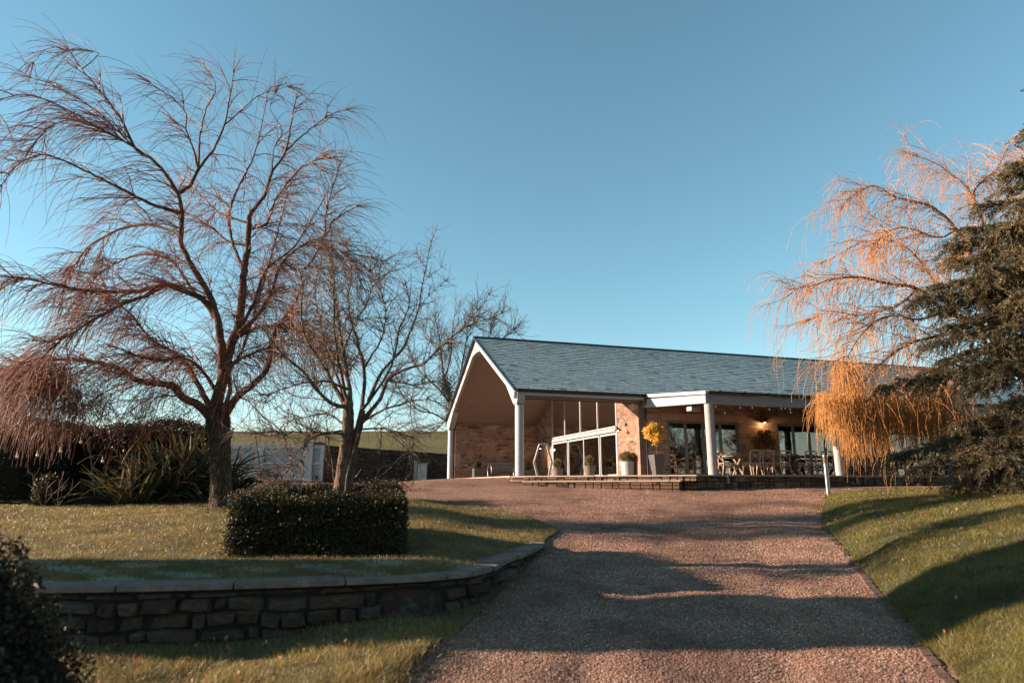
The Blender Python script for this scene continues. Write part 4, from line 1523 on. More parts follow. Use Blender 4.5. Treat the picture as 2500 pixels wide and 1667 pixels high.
# ------------------------------------------------------------------ bollard light
lx, ly = 8.42, 17.9
zb = float(zdrive(lx, ly))
bo = empty('bollard_light', (lx, ly, zb), 0, 'slim stainless steel bollard light at the lawn corner beside the drive', 'bollard light')
MB().lathe([(.055, -.1), (.055, .86)], (0, 0, 0), 24).build('post', M['steel'], bo, True)
hd = MB()
for k in range(4): hd.lathe([(.062, .865 + k * .045), (.068, .875 + k * .045), (.068, .89 + k * .045), (.05, .898 + k * .045)], (0, 0, 0), 24)
hd.lathe([(.07, 1.045), (.07, 1.075), (.05, 1.085)], (0, 0, 0), 24)
hd.build('louvred_head', M['steel'], bo, True)
MB().lathe([(.042, .86), (.042, 1.05)], (0, 0, 0), 16).build('lens', M['curtain'], bo, True)

# ------------------------------------------------------------------ white gate, boundary wall, cabinet
gy_ = 34.0
gz = float(zdrive(0, gy_))
p0, p1 = at(548, 1180, gy_), at(786, 1180, gy_)
gate = empty('white_gate', (p0[0], gy_, gz), 0, 'wide pale boarded double gate with diagonal braces', 'gate')
GL = p1[0] - p0[0]
sx_ = lambda px: (px - 548) / (786 - 548) * GL
gt = MB()
x = .0
while x < GL:
    gt.box(x + .006, min(x + .11, GL), .02, .04, .12, 1.78); x += .115
gt.build('boards', simple('gate_boards_shaded', (.36, .41, .43), (.28, .33, .35), 3, .6), gate)  # gate paint darkened: shade beside the frame put into the board colour
frm = MB()
frm.box(-.05, GL + .02, -.06, .018, 1.72, 1.88)
for a_, b_ in ((618, 638), (744, 756), (779, 787), (540, 552)):
    frm.box(sx_(a_), sx_(b_), -.07, .017, .1, 1.72)
for a_, b_ in ((552, 618), (638, 744), (756, 779)):
    frm.box(sx_(a_), sx_(b_), -.066, .016, .92, 1.01); frm.box(sx_(a_), sx_(b_), -.066, .016, .12, .24)
frm.bar((sx_(641), 0.0, 1.66), (sx_(735), 0.0, .26), .11, .10)
frm.bar((sx_(616), 0.0, 1.66), (sx_(575), 0.0, 1.05), .11, .10)
frm.build('gate_frame', M['gate'], gate)
MB().box(sx_(742), sx_(760), -.12, -.07, 0.02, 1.98).build('gate_post', M['gate'], gate)
MB().box(sx_(560), GL, -.02, .05, -.03, .06).build('gate_track', M['slategrey'], gate)
sg = MB().box(sx_(627.5), sx_(643.5), -.055, -.032, .93, 1.17).build('notice', simple('notice_green', (.03, .05, .05), (.02, .035, .035), 4, .5), gate)
lt = MB()
cx0 = sx_(629); cw = (sx_(642) - sx_(629))
random.seed(3)
for row, (zz, hh) in enumerate(((1.09, .045), (.975, .04))):
    x = cx0
    while x < cx0 + cw - .02:
        wl_ = random.uniform(.02, .032)
        lt.box(x, x + wl_ * .35, -.062, -.056, zz, zz + hh); lt.box(x + wl_ * .35, x + wl_, -.062, -.056, zz + hh * random.choice([0, .4, .8]), zz + hh * random.choice([1., .6]) + .004)
        x += wl_ + .010
lt.build('lettering', M['cable'], sg)
# tap box with white mark
tb = MB(); tb.box(sx_(762), sx_(777), -.2, -.08, .05, .33)
tbo = empty('valve_box', (p0[0] + sx_(762), gy_ - .2, gz), 0, 'small black box with a white handle at the foot of the gate', 'box')
MB().box(0, sx_(777) - sx_(762), 0, .12, .04, .34).build('body', M['black'], tbo, bevel=.03)
MB().box(.13, .18, -.02, -.002, .05, .30).build('handle', M['white'], tbo)

wa, wb = np.array([p1[0] + .02, 34.0]), np.array([-3.95, 42.0])
wl = empty('boundary_wall', (wa[0], wa[1], gz), math.atan2(wb[1] - wa[1], wb[0] - wa[0]), 'long dark rubble boundary wall between gate and hall', 'wall')
LW = np.linalg.norm(wb - wa) + 1.5
mb = MB().prism([(0, -.5), (LW, -.5), (LW, 1.72), (3, 1.78), (0, 1.82)], 0, .4, 'y')
mb.build('stonework', M['rubble'], wl)
cpn = MB()
x = 0
while x < LW:
    l = random.uniform(.3, .6); z_ = np.interp(x, [0, 3, LW], [1.82, 1.78, 1.72])
    cpn.box(x, min(x + l - .01, LW), -.03, .43, z_, z_ + .06 + random.uniform(0, .03)); x += l
cpn.build('coping', simple('coping_dark', (.15, .10, .075), (.08, .055, .04), 6, .9, .5), wl)
# stone pier with a shrub top behind the gate end
pr = at(770, 1100, 35.2)
pier = empty('gate_pier', (pr[0], 35.2, gz), 0, 'squat stone pier rising behind the right end of the gate', 'pier')
MB().box(-.42, .42, -.3, .3, -.2, 1.95).build('shaft', M['rubble'], pier)
MB().prism([(-.5, 1.95), (.5, 1.95), (.42, 2.08), (-.42, 2.08)], -.35, .35, 'y').build('cap', M['rubble'], pier)
# meter cabinet and post
mc = at(1030, 1180, 36)
mz = float(zdrive(0, 36))
cab = empty('meter_cabinet', (mc[0], 36, mz), 0, 'cream metal meter cabinet standing against the dark wall', 'cabinet')
MB().box(-.24, .24, -.12, .12, 0, .96).build('body', M['cream'], cab, bevel=.012)
MB().box(-.21, .21, -.128, -.121, .06, .9).build('door', M['cream'], cab)
MB().box(-.27, .27, -.15, .15, .965, .99).build('lid', M['cream'], cab)
wp_ = at(1013.5, 1180, 35.9)
ps = empty('marker_post', (wp_[0], 35.9, mz), 0, 'flat white post beside the cream meter cabinet', 'post')
MB().box(-.085, .085, -.04, .04, 0, 1.1).build('board', M['white'], ps, bevel=.01)
MB().box(-.095, .095, -.05, .05, 1.1, 1.13).build('cap', M['white'], ps)
wp_ = at(1093, 1177, 35.0)
ps = empty('cable_post', (wp_[0], 35.0, mz), 0, 'thin white post left of the far porch column', 'post')
MB().box(-.03, .03, -.03, .03, 0, .62).build('shaft', M['white'], ps)
MB().box(-.045, .045, -.045, .045, .62, .66).build('cap', M['white'], ps)
sw = at(907, 1169, 38)
t_ = empty('wall_socket', (sw[0], 36.9, float(sw[2])), .9, 'tiny white outdoor socket on the dark boundary wall', 'socket')
MB().box(-.09, .09, -.06, .06, -.12, .12).build('cover', M['white'], t_, bevel=.02)
MB().box(-.04, .04, -.075, -.061, -.05, .05).build('flap', M['grey'], t_)

# ------------------------------------------------------------------ trees
def limbs_from(specs):
    out = []
    for pts, Y0, Y1, r0, r1 in specs:
        n_ = len(pts)
        W3 = [at(x, y, Y0 + (Y1 - Y0) * (k / (n_ - 1))) for k, (x, y) in enumerate(pts)]
        P = resample(W3, .10)
        t = np.linspace(0, 1, len(P))
        P[1:-1] += rng.normal(0, .006, (len(P) - 2, 3))
        R = .84 * (r0 + (r1 - r0) * t ** .62)
        out.append((P, R))
    return out


def limb_mesh(name, limbs, mat, parent, org_, sides=9):
    g_ = Geo()
    for P, R in limbs:
        V, Q = tube_batch(P[None] - org_, R[None], sides if R[0] > .03 else 6)
        g_.add(V, Q)
    return g_.build(name, mat, parent)


def twigset(g_, S, D, L, r0, r1, N_, grav, noise, sides=3, up=0.):
    P = grow(S, D, L, N_, grav, noise, up)
    R = np.linspace(0, 1, N_)[None, :] * (r1 - r0) + r0
    R = np.repeat(R, len(S), 0)
    V, Q = tube_batch(P, R, sides)
    g_.add(V, Q)
    return [(P[k], R[k]) for k in range(len(P))]


def trunk_mesh(pts, radii, Y, mat, parent, org_, flare=1.25, sides=24, name='trunk', rough=.012):
    W3 = resample([at(x, y, Y) for x, y in pts], .05)
    k = np.linspace(0, len(radii) - 1, len(W3))
    R = np.interp(k, range(len(radii)), radii)
    R[:4] *= np.linspace(flare, 1, 4)
    V, Q = tube_batch(W3[None] - org_, R[None], sides)
    n_ = len(W3)
    V = V.reshape(n_, sides, 3)
    ang = np.arange(sides) * 2 * PI / sides
    ridge = np.sin(ang * 5)[None] * .5 + np.sin(ang * 9 + np.arange(n_)[:, None] * .12) * .5
    V += (V - (W3 - org_)[:, None, :]) * (ridge[:, :, None] * .05) + rng.normal(0, rough * .3, V.shape)
    return npmesh(name, V.reshape(-1, 3), Q, mat, parent, True)


def thin(S, D, R, fr, z0, k):
    """fewer twigs the higher up they start"""
    ok = rng.random(len(S)) < np.clip(1 - k * (S[:, 2] - z0), .22, 1)
    return S[ok], D[ok], R[ok], fr[ok]


# ---- weeping willow on the raised lawn
TY = 12.2
wo_ = at(540, 1238, TY)
wo_[2] = float(zlawn(wo_[0], TY)) - .02
willow = empty('weeping_willow', tuple(wo_), 0, 'tall bare weeping willow with ridged trunk on the raised lawn', 'tree')
trunk_mesh([(540, 1246), (540, 1225), (539, 1160), (537, 1100), (534, 1050), (531, 1015), (531, 985)], [.215, .19, .180, .178, .19, .215, .15], TY, M['bark'], willow, wo_)
WS = [
    ([(518, 1035), (506, 1008), (478, 985), (446, 970), (417, 940), (370, 936), (332, 927), (298, 902), (255, 889), (191, 878), (128, 878), (64, 893), (8, 915)], 12.2, 12.0, .115, .02),
    ([(531, 1020), (530, 983), (540, 940), (548, 898), (556, 870), (565, 838), (582, 804), (589, 749), (599, 642), (606, 598), (608, 530)], 12.2, 12.6, .15, .06),
    ([(608, 530), (630, 495), (650, 471), (663, 424), (697, 369), (714, 280), (723, 241)], 12.6, 13.2, .055, .012),
    ([(697, 369), (740, 330), (800, 284), (845, 268)], 13, 13.6, .03, .008),
    ([(606, 560), (650, 545), (668, 500), (690, 460), (740, 407), (790, 385)], 12.6, 11.4, .04, .008),
    ([(543, 900), (541, 840), (527, 762), (506, 711), (482, 670), (468, 647), (446, 600), (442, 573), (444, 518), (432, 471), (400, 420), (366, 386), (332, 365), (293, 288), (238, 216), (200, 169), (170, 126)], 12.2, 11.0, .105, .010),
    ([(432, 471), (463, 454), (485, 411), (519, 369), (548, 305), (561, 237), (570, 180)], 11.7, 12.6, .05, .008),
    ([(485, 411), (472, 365), (453, 314), (455, 280), (420, 240), (370, 205)], 11.8, 11, .03, .006),
    ([(485, 411), (489, 322), (506, 263), (527, 211), (500, 160)], 11.8, 12.8, .03, .006),
    ([(444, 522), (400, 509), (349, 488), (298, 462), (221, 424), (157, 394), (102, 377), (42, 403), (5, 450)], 11.7, 10.6, .05, .008),
    ([(366, 386), (298, 343), (204, 301), (136, 301), (85, 350)], 11.3, 10.6, .03, .007),
    ([(332, 365), (240, 275), (170, 230), (120, 205), (76, 190)], 11.2, 10.8, .025, .006),
    ([(298, 343), (210, 295), (170, 271), (77, 233), (0, 245), (-50, 290)], 11.2, 10.5, .03, .006),
    ([(200, 169), (240, 130), (170, 122), (120, 118), (82, 152)], 11.1, 10.6, .012, .004),
    ([(527, 775), (506, 740), (480, 723), (425, 702), (395, 698), (340, 710), (272, 713), (191, 706), (128, 694), (64, 681), (0, 672)], 12.1, 11.2, .085, .012),
    ([(395, 698), (353, 723), (306, 740), (255, 766), (204, 796), (140, 838), (85, 889)], 11.8, 10.9, .055, .012),
    ([(442, 573), (408, 560), (361, 548), (306, 556), (264, 573), (213, 607), (170, 667), (150, 740)], 12, 12.8, .045, .01),
    ([(516, 1000), (502, 974), (480, 932), (459, 893), (417, 855), (374, 834), (349, 804), (315, 762), (264, 719), (251, 685)], 12.3, 13.6, .08, .012),
    ([(540, 1030), (553, 1004), (587, 961), (625, 932), (655, 893), (663, 838), (680, 796), (720, 740), (742, 690)], 12.2, 11.2, .11, .02),
    ([(582, 820), (629, 798), (663, 796), (723, 804), (780, 830), (830, 870)], 12.2, 11.0, .06, .012),
    ([(587, 811), (629, 770), (663, 715), (689, 641), (753, 590), (791, 581), (816, 539), (868, 505)], 12.2, 13.2, .065, .01),
    ([(689, 641), (740, 658), (791, 581), (795, 526), (812, 460), (825, 420)], 12.4, 12.2, .035, .008),
    ([(608, 545), (548, 526), (519, 505), (480, 465), (452, 440)], 12.6, 13.5, .035, .008),
    ([(606, 600), (560, 590), (500, 545), (455, 520)], 12.6, 13.4, .03, .01),
    ([(548, 898), (600, 870), (650, 850), (720, 830), (770, 845)], 12.3, 13.6, .05, .012),
    ([(530, 960), (490, 900), (440, 870), (400, 880), (340, 870), (290, 850)], 12.3, 11.0, .05, .012),
    ([(599, 660), (570, 600), (560, 520), (590, 440), (620, 380), (640, 300), (650, 250)], 12.5, 13.6, .045, .008),
    ([(565, 838), (620, 740), (650, 660), (720, 600), (770, 520), (800, 470)], 12.4, 13.8, .055, .01),
    ([(480, 723), (420, 640), (360, 620), (290, 640), (220, 690), (180, 760)], 12.1, 13.4, .04, .008),
    ([(663, 424), (670, 360), (690, 320), (660, 270), (670, 230)], 12.9, 12.4, .02, .005),
    ([(753, 590), (815, 605), (860, 635), (880, 690)], 12.8, 12.6, .03, .007),
    ([(548, 305), (600, 260), (640, 230), (700, 212)], 12.2, 12.5, .02, .005),
    ([(542, 1010), (560, 960), (560, 900), (590, 860), (640, 700), (680, 560), (700, 480)], 12.4, 14.0, .06, .012),
]
wl_limbs = limbs_from(WS)
limb_mesh('limbs', wl_limbs, M['limb'], willow, wo_)
g_ = Geo()
ctr = wo_ + np.array([0, 0, 2.5])


def out_bias(S, k):
    d = S - ctr
    d[:, 2] = 0
    return norm(d) * k


S, D, R, fr = thin(*pick(wl_limbs, 800, .15, .97), 4.0, .12)
D2 = norm(side(D, .4, 1.1, .2) + out_bias(S, .35) + rng.normal(0, 1, S.shape) * np.array([.1, .35, .1]))
L = rng.uniform(.35, 1.15, len(S)) * (1.1 - .55 * fr)
lv2 = twigset(g_, S - wo_, D2, L, .012, .004, 14, .05, .10, 4)
lv2w = [(P + wo_, R_) for P, R_ in lv2]
S, D, R, fr = thin(*pick(wl_limbs, 2400, .2, .98), 3.6, .15)
D3 = norm(side(D, .3, 1.2, .1) + out_bias(S, .5))
twigset(g_, S - wo_, D3, rng.uniform(.35, 1.45, len(S)), .006, .0026, 13, .125, .07)
S, D, R, fr = thin(*pick(lv2w, 6500, .1, 1.), 4.2, .12)
D3 = norm(side(D, .3, 1.15, .0) + out_bias(S, .45))
lv3 = twigset(g_, S - wo_, D3, rng.uniform(.3, 1.35, len(S)), .0052, .0024, 12, .12, .07)
# tips running on from every limb
S = np.array([P[-1] for P, R_ in wl_limbs for _ in range(9)]); D = np.array([P[-1] - P[-4] for P, R_ in wl_limbs for _ in range(9)])
twigset(g_, S - wo_, norm(norm(D) + rng.normal(0, .3, D.shape)), rng.uniform(.3, .85, len(S)), .007, .0026, 14, .12, .05)
# curtains hanging from the low left limb and around the fork
cs = []
for cx_, cy_, wd, n_, ln in ((60, 905, 22, 330, 1.25), (110, 900, 20, 330, 1.3), (155, 905, 22, 330, 1.25), (190, 965, 20, 240, .85), (255, 960, 40, 160, .7), (20, 915, 20, 120, 1.0), (350, 975, 60, 200, .75), (450, 960, 40, 120, .6)):
    for _ in range(n_):
        x = cx_ + rng.normal(0, wd * .5)
        cs.append((*at(x, cy_ + abs(x - cx_) * 1.4 + rng.uniform(-15, 50), rng.uniform(11.5, 12.4)), ln * rng.uniform(.5, 1.15)))
cs = np.array(cs)
twigset(g_, cs[:, :3] - wo_, np.stack([rng.normal(-.1, .25, len(cs)), rng.normal(0, .25, len(cs)), rng.uniform(-.3, .5, len(cs))], -1), cs[:, 3], .0045, .002, 10, .22, .07)
S, D, R, fr = pick([wl_limbs[k] for k in (0, 1, 17, 18, 24, 25)], 420, .0, .6)
twigset(g_, S - wo_, side(D, .8, 1.5, -.5), rng.uniform(.25, .9, len(S)), .004, .0018, 9, .28, .06)
g_.build('crown', M['twig'], willow)

# ---- fruit tree inside the square hedge
FY = 8.5
fo_ = at(836, 1200, FY); fo_[2] = float(zlawn(fo_[0], FY)) - .02
fruit = empty('fruit_tree', tuple(fo_), 0, 'small bare fruit tree growing inside the square clipped hedge', 'tree')
trunk_mesh([(828, 1262), (830, 1210), (838, 1130), (848, 1060), (850, 1010), (848, 980)], [.115, .095, .075, .072, .078, .06], FY, M['fruitbark'], fruit, fo_, 1.1, 16)
trunk_mesh([(842, 1240), (856, 1150), (866, 1080), (876, 1040), (884, 1000)], [.075, .06, .055, .055, .04], FY + .1, M['fruitbark'], fruit, fo_, 1.1, 12, 'second_stem')
FS = [
    ([(850, 1010), (846, 995), (808, 983), (770, 949), (740, 906), (697, 872), (663, 830), (640, 800)], 8.5, 7.9, .045, .01),
    ([(848, 1000), (833, 975), (816, 940), (778, 876), (748, 830), (735, 770), (740, 700), (730, 660)], 8.5, 8.9, .045, .008),
    ([(850, 1010), (856, 990), (850, 930), (838, 855), (821, 749), (808, 664), (799, 590)], 8.5, 8.6, .05, .008),
    ([(884, 1010), (884, 983), (889, 898), (862, 800), (850, 740), (858, 660), (845, 590)], 8.6, 9.1, .04, .007),
    ([(878, 1035), (900, 1010), (927, 974), (945, 928), (984, 902), (1030, 890), (1068, 856), (1118, 810), (1160, 789), (1202, 775), (1250, 752)], 8.6, 8.0, .045, .004),
    ([(1118, 810), (1150, 775), (1180, 740), (1203, 698)], 8.2, 8.2, .008, .003),
    ([(900, 980), (934, 905), (972, 863), (991, 837), (1022, 752), (1031, 691), (1041, 653), (1049, 607), (1068, 546)], 8.6, 8.9, .035, .003),
    ([(1041, 653), (1025, 630), (1010, 612)], 8.8, 8.8, .006, .003), ([(1031, 691), (1060, 665), (1092, 645)], 8.8, 8.7, .006, .003), ([(1022, 752), (1060, 710), (1102, 672)], 8.8, 8.6, .007, .003),
    ([(850, 990), (823, 863), (815, 780), (815, 672), (806, 600), (812, 560)], 8.5, 8.2, .035, .006),
    ([(846, 997), (834, 951), (800, 860), (780, 780), (770, 700), (785, 630)], 8.5, 9.3, .03, .006),
    ([(884, 1000), (930, 940), (960, 880), (975, 800), (1000, 740), (985, 680)], 8.6, 9.4, .03, .006),
    ([(870, 1040), (920, 1010), (980, 985), (1040, 975), (1080, 985)], 8.6, 8.0, .028, .005),
    ([(854, 1062), (803, 1056), (771, 1063), (742, 1091), (736, 1123), (710, 1152)], 8.5, 7.9, .02, .005),
    ([(850, 1050), (787, 1056), (740, 1058), (691, 1053), (650, 1050), (608, 1062)], 8.5, 8.1, .018, .005),
    ([(850, 1045), (800, 1010), (740, 1020), (690, 1035), (670, 1070)], 8.5, 8.9, .02, .005),
    ([(742, 1091), (760, 1050), (780, 1040)], 8.1, 8.3, .01, .005), ([(700, 1100), (712, 1130), (690, 1160), (668, 1168)], 8.2, 8.0, .009, .004), ([(691, 1053), (700, 1100)], 8.2, 8.2, .01, .009),
    ([(870, 1050), (930, 1045), (980, 1060), (1010, 1080), (1000, 1130)], 8.6, 8.1, .018, .005),
    ([(889, 898), (930, 830), (940, 760), (925, 690), (935, 620)], 8.8, 9.2, .02, .005),
    ([(838, 855), (870, 780), (900, 730), (905, 640)], 8.6, 8.0, .02, .005),
    ([(850, 950), (790, 930), (720, 940), (660, 960), (640, 1000)], 8.5, 7.8, .025, .005),
    ([(945, 928), (1010, 940), (1060, 930), (1110, 960)], 8.4, 8.9, .016, .004),
]
fl = limbs_from(FS)
limb_mesh('limbs', fl, M['fruitbark'], fruit, fo_, 8)
g_ = Geo()
S, D, R, fr = pick(fl[:5] + fl[10:], 420, .2, 1.)
l2 = twigset(g_, S - fo_, side(D, .5, 1.1, .25), rng.uniform(.2, .75, len(S)), .007, .0025, 9, -.01, .16, 4)
l2w = [(P + fo_, R_) for P, R_ in l2]
S, D, R, fr = pick(fl, 1500, .25, 1.)
twigset(g_, S - fo_, side(D, .6, 1.3, .1), rng.uniform(.04, .32, len(S)), .0035, .0018, 6, .0, .22)
S, D, R, fr = pick(l2w, 3400, .1, 1.)
twigset(g_, S - fo_, side(D, .5, 1.2, .1), rng.uniform(.06, .38, len(S)), .003, .0013, 6, .01, .2)
# thin old stem hanging in front
twigset(g_, np.array([at(843, 1205, 8.3) - fo_, at(868, 1165, 8.3) - fo_]), np.array([(-.05, 0, 1.), (.3, 0, .5)]), np.array([.75, .12]), .009, .006, 8, 0, .05, 5)
g_.build('crown', M['fruittwig'], fruit)

# ---- square hedge
HX0, HX1, HY0, HY1 = -2.98, -1.16, 7.18, 9.4
shear = lambda y: -.19 * (y - 7.18)
he = empty('square_hedge', ((HX0 + HX1) / 2, (HY0 + HY1) / 2, float(zlawn(-2., 8.4))), 0, 'clipped square box hedge ringing the fruit tree on the raised lawn', 'hedge')
ho_ = np.array(he.location)
HH = .56; TH = .42
core = MB(); Pn = []
for (x0, x1, y0, y1) in ((HX0, HX1, HY0, HY0 + TH), (HX0, HX1, HY1 - TH, HY1), (HX0, HX0 + TH, HY0 + TH, HY1 - TH), (HX1 - TH, HX1, HY0 + TH, HY1 - TH)):
    z0 = float(zlawn((x0 + x1) / 2, (y0 + y1) / 2))
    mrg = .045
    za, zb_ = float(zlawn(x0, y0)), float(zlawn(x0, y1))
    core.add([np.array((q[0] + shear(q[1]), q[1], q[2])) - ho_ for q in ((x0 + mrg, y0 + mrg, za - .1), (x1 - mrg, y0 + mrg, za - .1), (x1 - mrg, y1 - mrg, zb_ - .1), (x0 + mrg, y1 - mrg, zb_ - .1), (x0 + mrg, y0 + mrg, za + HH - .05), (x1 - mrg, y0 + mrg, za + HH - .05), (x1 - mrg, y1 - mrg, zb_ + HH - .05), (x0 + mrg, y1 - mrg, zb_ + HH - .05))],
             [(0, 3, 2, 1), (4, 5, 6, 7), (0, 1, 5, 4), (1, 2, 6, 5), (2, 3, 7, 6), (3, 0, 4, 7)])
    A = [(x1 - x0) * (y1 - y0), (x1 - x0) * HH, (x1 - x0) * HH, (y1 - y0) * HH, (y1 - y0) * HH]
    for fi, a_ in enumerate(A):
        n_ = int(a_ * 13500)
        uu, vv = rng.random(n_), rng.random(n_)
        dp = rng.normal(.0, .022, n_) + .03 * np.sin(uu * (9 + fi * 2) + 3 * np.sin(vv * 5)) * np.sin(vv * 6 + fi)
        if fi == 0: q = np.stack([x0 + (x1 - x0) * uu, y0 + (y1 - y0) * vv, HH + dp * 1.3], -1)
        elif fi == 1: q = np.stack([x0 + (x1 - x0) * uu, y0 - dp, HH * vv], -1)
        elif fi == 2: q = np.stack([x0 + (x1 - x0) * uu, y1 + dp, HH * vv], -1)
        elif fi == 3: q = np.stack([x0 - dp, y0 + (y1 - y0) * uu, HH * vv], -1)
        else: q = np.stack([x1 + dp, y0 + (y1 - y0) * uu, HH * vv], -1)
        q[:, 0] += shear(q[:, 1])
        q[:, 2] += zlawn(q[:, 0], q[:, 1]) + .02 * np.sin(q[:, 0] * 9) * np.sin(q[:, 1] * 7)
        Pn.append(q)
# straggly tips: back right corner and lower left
for c_, s_, n_ in (((HX1 - .15, HY1 - .2, HH + .05), (.16, .2, .05), 900), ((HX0 + .1, HY0, .1), (.12, .05, .10), 500), ((HX0, HY0 + .6, HH + .02), (.1, .6, .03), 500)):
    q = np.array(c_) + rng.normal(0, 1, (n_, 3)) * np.array(s_)
    q[:, 0] += shear(q[:, 1])
    q[:, 2] = np.maximum(q[:, 2], .02) + zlawn(q[:, 0], q[:, 1])
    Pn.append(q)
Pn = np.concatenate(Pn)
leaves(Pn - ho_, .024 + .012 * rng.random(len(Pn)), .016, M['box'], 'foliage', he)
core.build('stems', M['darkhedgecore'], he)


# ---- generic bushes
def bush(name, c_, rad, n_, mat, label, cat, group=None, leaf=.04, lumps=9, core_=True, zmin=0.):
    c_ = np.array(c_, float); rad = np.array(rad, float)
    e = empty(name, tuple(c_), 0, label, cat, group)
    Pl = []
    cen = norm(rng.normal(0, 1, (lumps, 3))) * .55
    cen[:, 2] = np.abs(cen[:, 2])
    rr = rng.uniform(.42, .62, lumps)
    idx = rng.integers(0, lumps, n_)
    P = cen[idx] + norm(rng.normal(0, 1, (n_, 3))) * (rr[idx] * rng.random(n_) ** .3)[:, None]
    P = P * rad
    P = P[P[:, 2] > zmin]
    fo = leaves(P, leaf * (.7 + .6 * rng.random(len(P))), leaf * .5, mat, 'foliage', e)
    if core_:
        cb = MB()
        for k in range(lumps):
            V, f = ico(cen[k] * rad, rr[k] * .72, 2, rad, .03)
            V = V.copy(); V[:, 2] = np.maximum(V[:, 2], zmin - .05)
            cb.add(V, f)
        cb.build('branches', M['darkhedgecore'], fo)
    return e


b0 = (-2.6, 3.2, float(zlow(-2.6, 3.1)))
bush('yew_bush', b0, (.58, .6, 1.32), 90000, leafmat('yew_leaf', [(.018, .016, .008), (.03, .026, .012), (.02, .022, .01), (.05, .035, .014), (.025, .02, .01), (.16, .085, .03)], .6, .1), 'blurred dark bush with rusty tips in the near left corner', 'bush', None, .034, 14)

# long dark hedge behind the lawn
hz = float(zlawn(-9, 14.5))
bh = empty('garden_hedge', (-10.5, 15.6, hz), 0, 'long unlit dark hedge closing off the lawn behind the willow', 'hedge')
q = []
n_ = 60000
X = rng.uniform(-17, -6.95, n_); tp = 1.62 + .1 * np.sin(X * 2.1) + .06 * np.sin(X * 5.3)
face = rng.random(n_) < .75
Yb = np.where(face, 15.2 + rng.normal(0, .06, n_) + .1 * np.sin(X * 3), rng.uniform(15.2, 16.6, n_))
Zb = np.where(face, rng.random(n_) * tp, tp + rng.normal(0, .05, n_))
q = np.stack([X, Yb, Zb + hz], -1) - np.array(bh.location)
ff_ = leaves(q, .06, .035, M['dark'], 'foliage', bh)
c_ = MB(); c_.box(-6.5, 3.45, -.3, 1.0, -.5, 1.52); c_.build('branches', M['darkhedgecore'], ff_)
tag(npmesh('flower_bed', [(-20, 13.3, 1.42), (-12, 13.1, float(zlawn(-12, 13.1)) + .03), (-8, 12.95, float(zlawn(-8, 12.95)) + .03), (-5.9, 12.95, float(zlawn(-5.9, 12.95)) + .03), (-4.6, 13.2, float(zlawn(-4.6, 13.2)) + .03), (-4.2, 14.2, float(zlawn(-4.2, 14.2)) + .04), (-4.2, 16.0, float(zlawn(-4.2, 16.)) + .05), (-20, 16.0, 1.75)], [(0, 1, 2, 3, 4, 5, 6, 7)], M['soil']), kind='structure')

# dark rounded conifer-like shrub at the frame's left edge
cc = at(10, 1238, 10.6)
bush('dark_shrub', (at(5, 1238, 13.9)[0] - .3, 13.9, float(zlawn(-10, 13.9))), (1.75, 1.0, 2.55), 30000, M['dark'], 'big black-green rounded shrub at the far left under the willow', 'bush', None, .06, 12)
# small evergreens and bare shrubs in the bed
for px, py, Yv, rad, lab, mt_ in ((118, 1150, 12.9, (.34, .3, .62), 'small yellow tipped shrub under the hanging twigs at left', M['box']), (180, 1160, 13.6, (.4, .3, .5), 'low dark evergreen shrub left of the spiky plant', M['dark']),
                                  (528, 1150, 15.0, (.45, .4, .75), 'dark leafy shrub between willow trunk and gate', M['dark']), (640, 1190, 14.6, (.9, .4, .16), 'low dark planting below the white gate', M['dark'])):
    c0 = at(px, 1238, Yv)
    bush('garden_shrub', (c0[0], Yv, float(zlawn(c0[0], Yv))), rad, 5000, mt_, lab, 'shrub', None, .05, 7)
for k, (px, Yv, lab) in enumerate(((105, 12.4, 'pale bare-stemmed shrub at left in the dark bed, left one'), (140, 12.6, 'pale bare-stemmed shrub at left in the dark bed, right one'), (283, 12.7, 'bare twiggy shrub beside the spiky plant'))):
    c0 = at(px, 1238, Yv); c0[2] = float(zlawn(c0[0], Yv))
    e = empty('bare_shrub', tuple(c0), 0, lab, 'shrub')
    g_ = Geo()
    st_ = twigset(g_, np.zeros((4, 3)), np.stack([rng.normal(0, .4, 4), rng.normal(0, .3, 4), np.ones(4)], -1), rng.uniform(.5, .9, 4), .006, .003, 8, 0, .1, 4)
    S, D, R, fr = pick(st_, 16, .4, 1.)
    twigset(g_, S, side(D, .4, .9, .3), rng.uniform(.1, .3, 16), .004, .002, 5, 0, .1)
    g_.build('stems', M['fruittwig'], e)

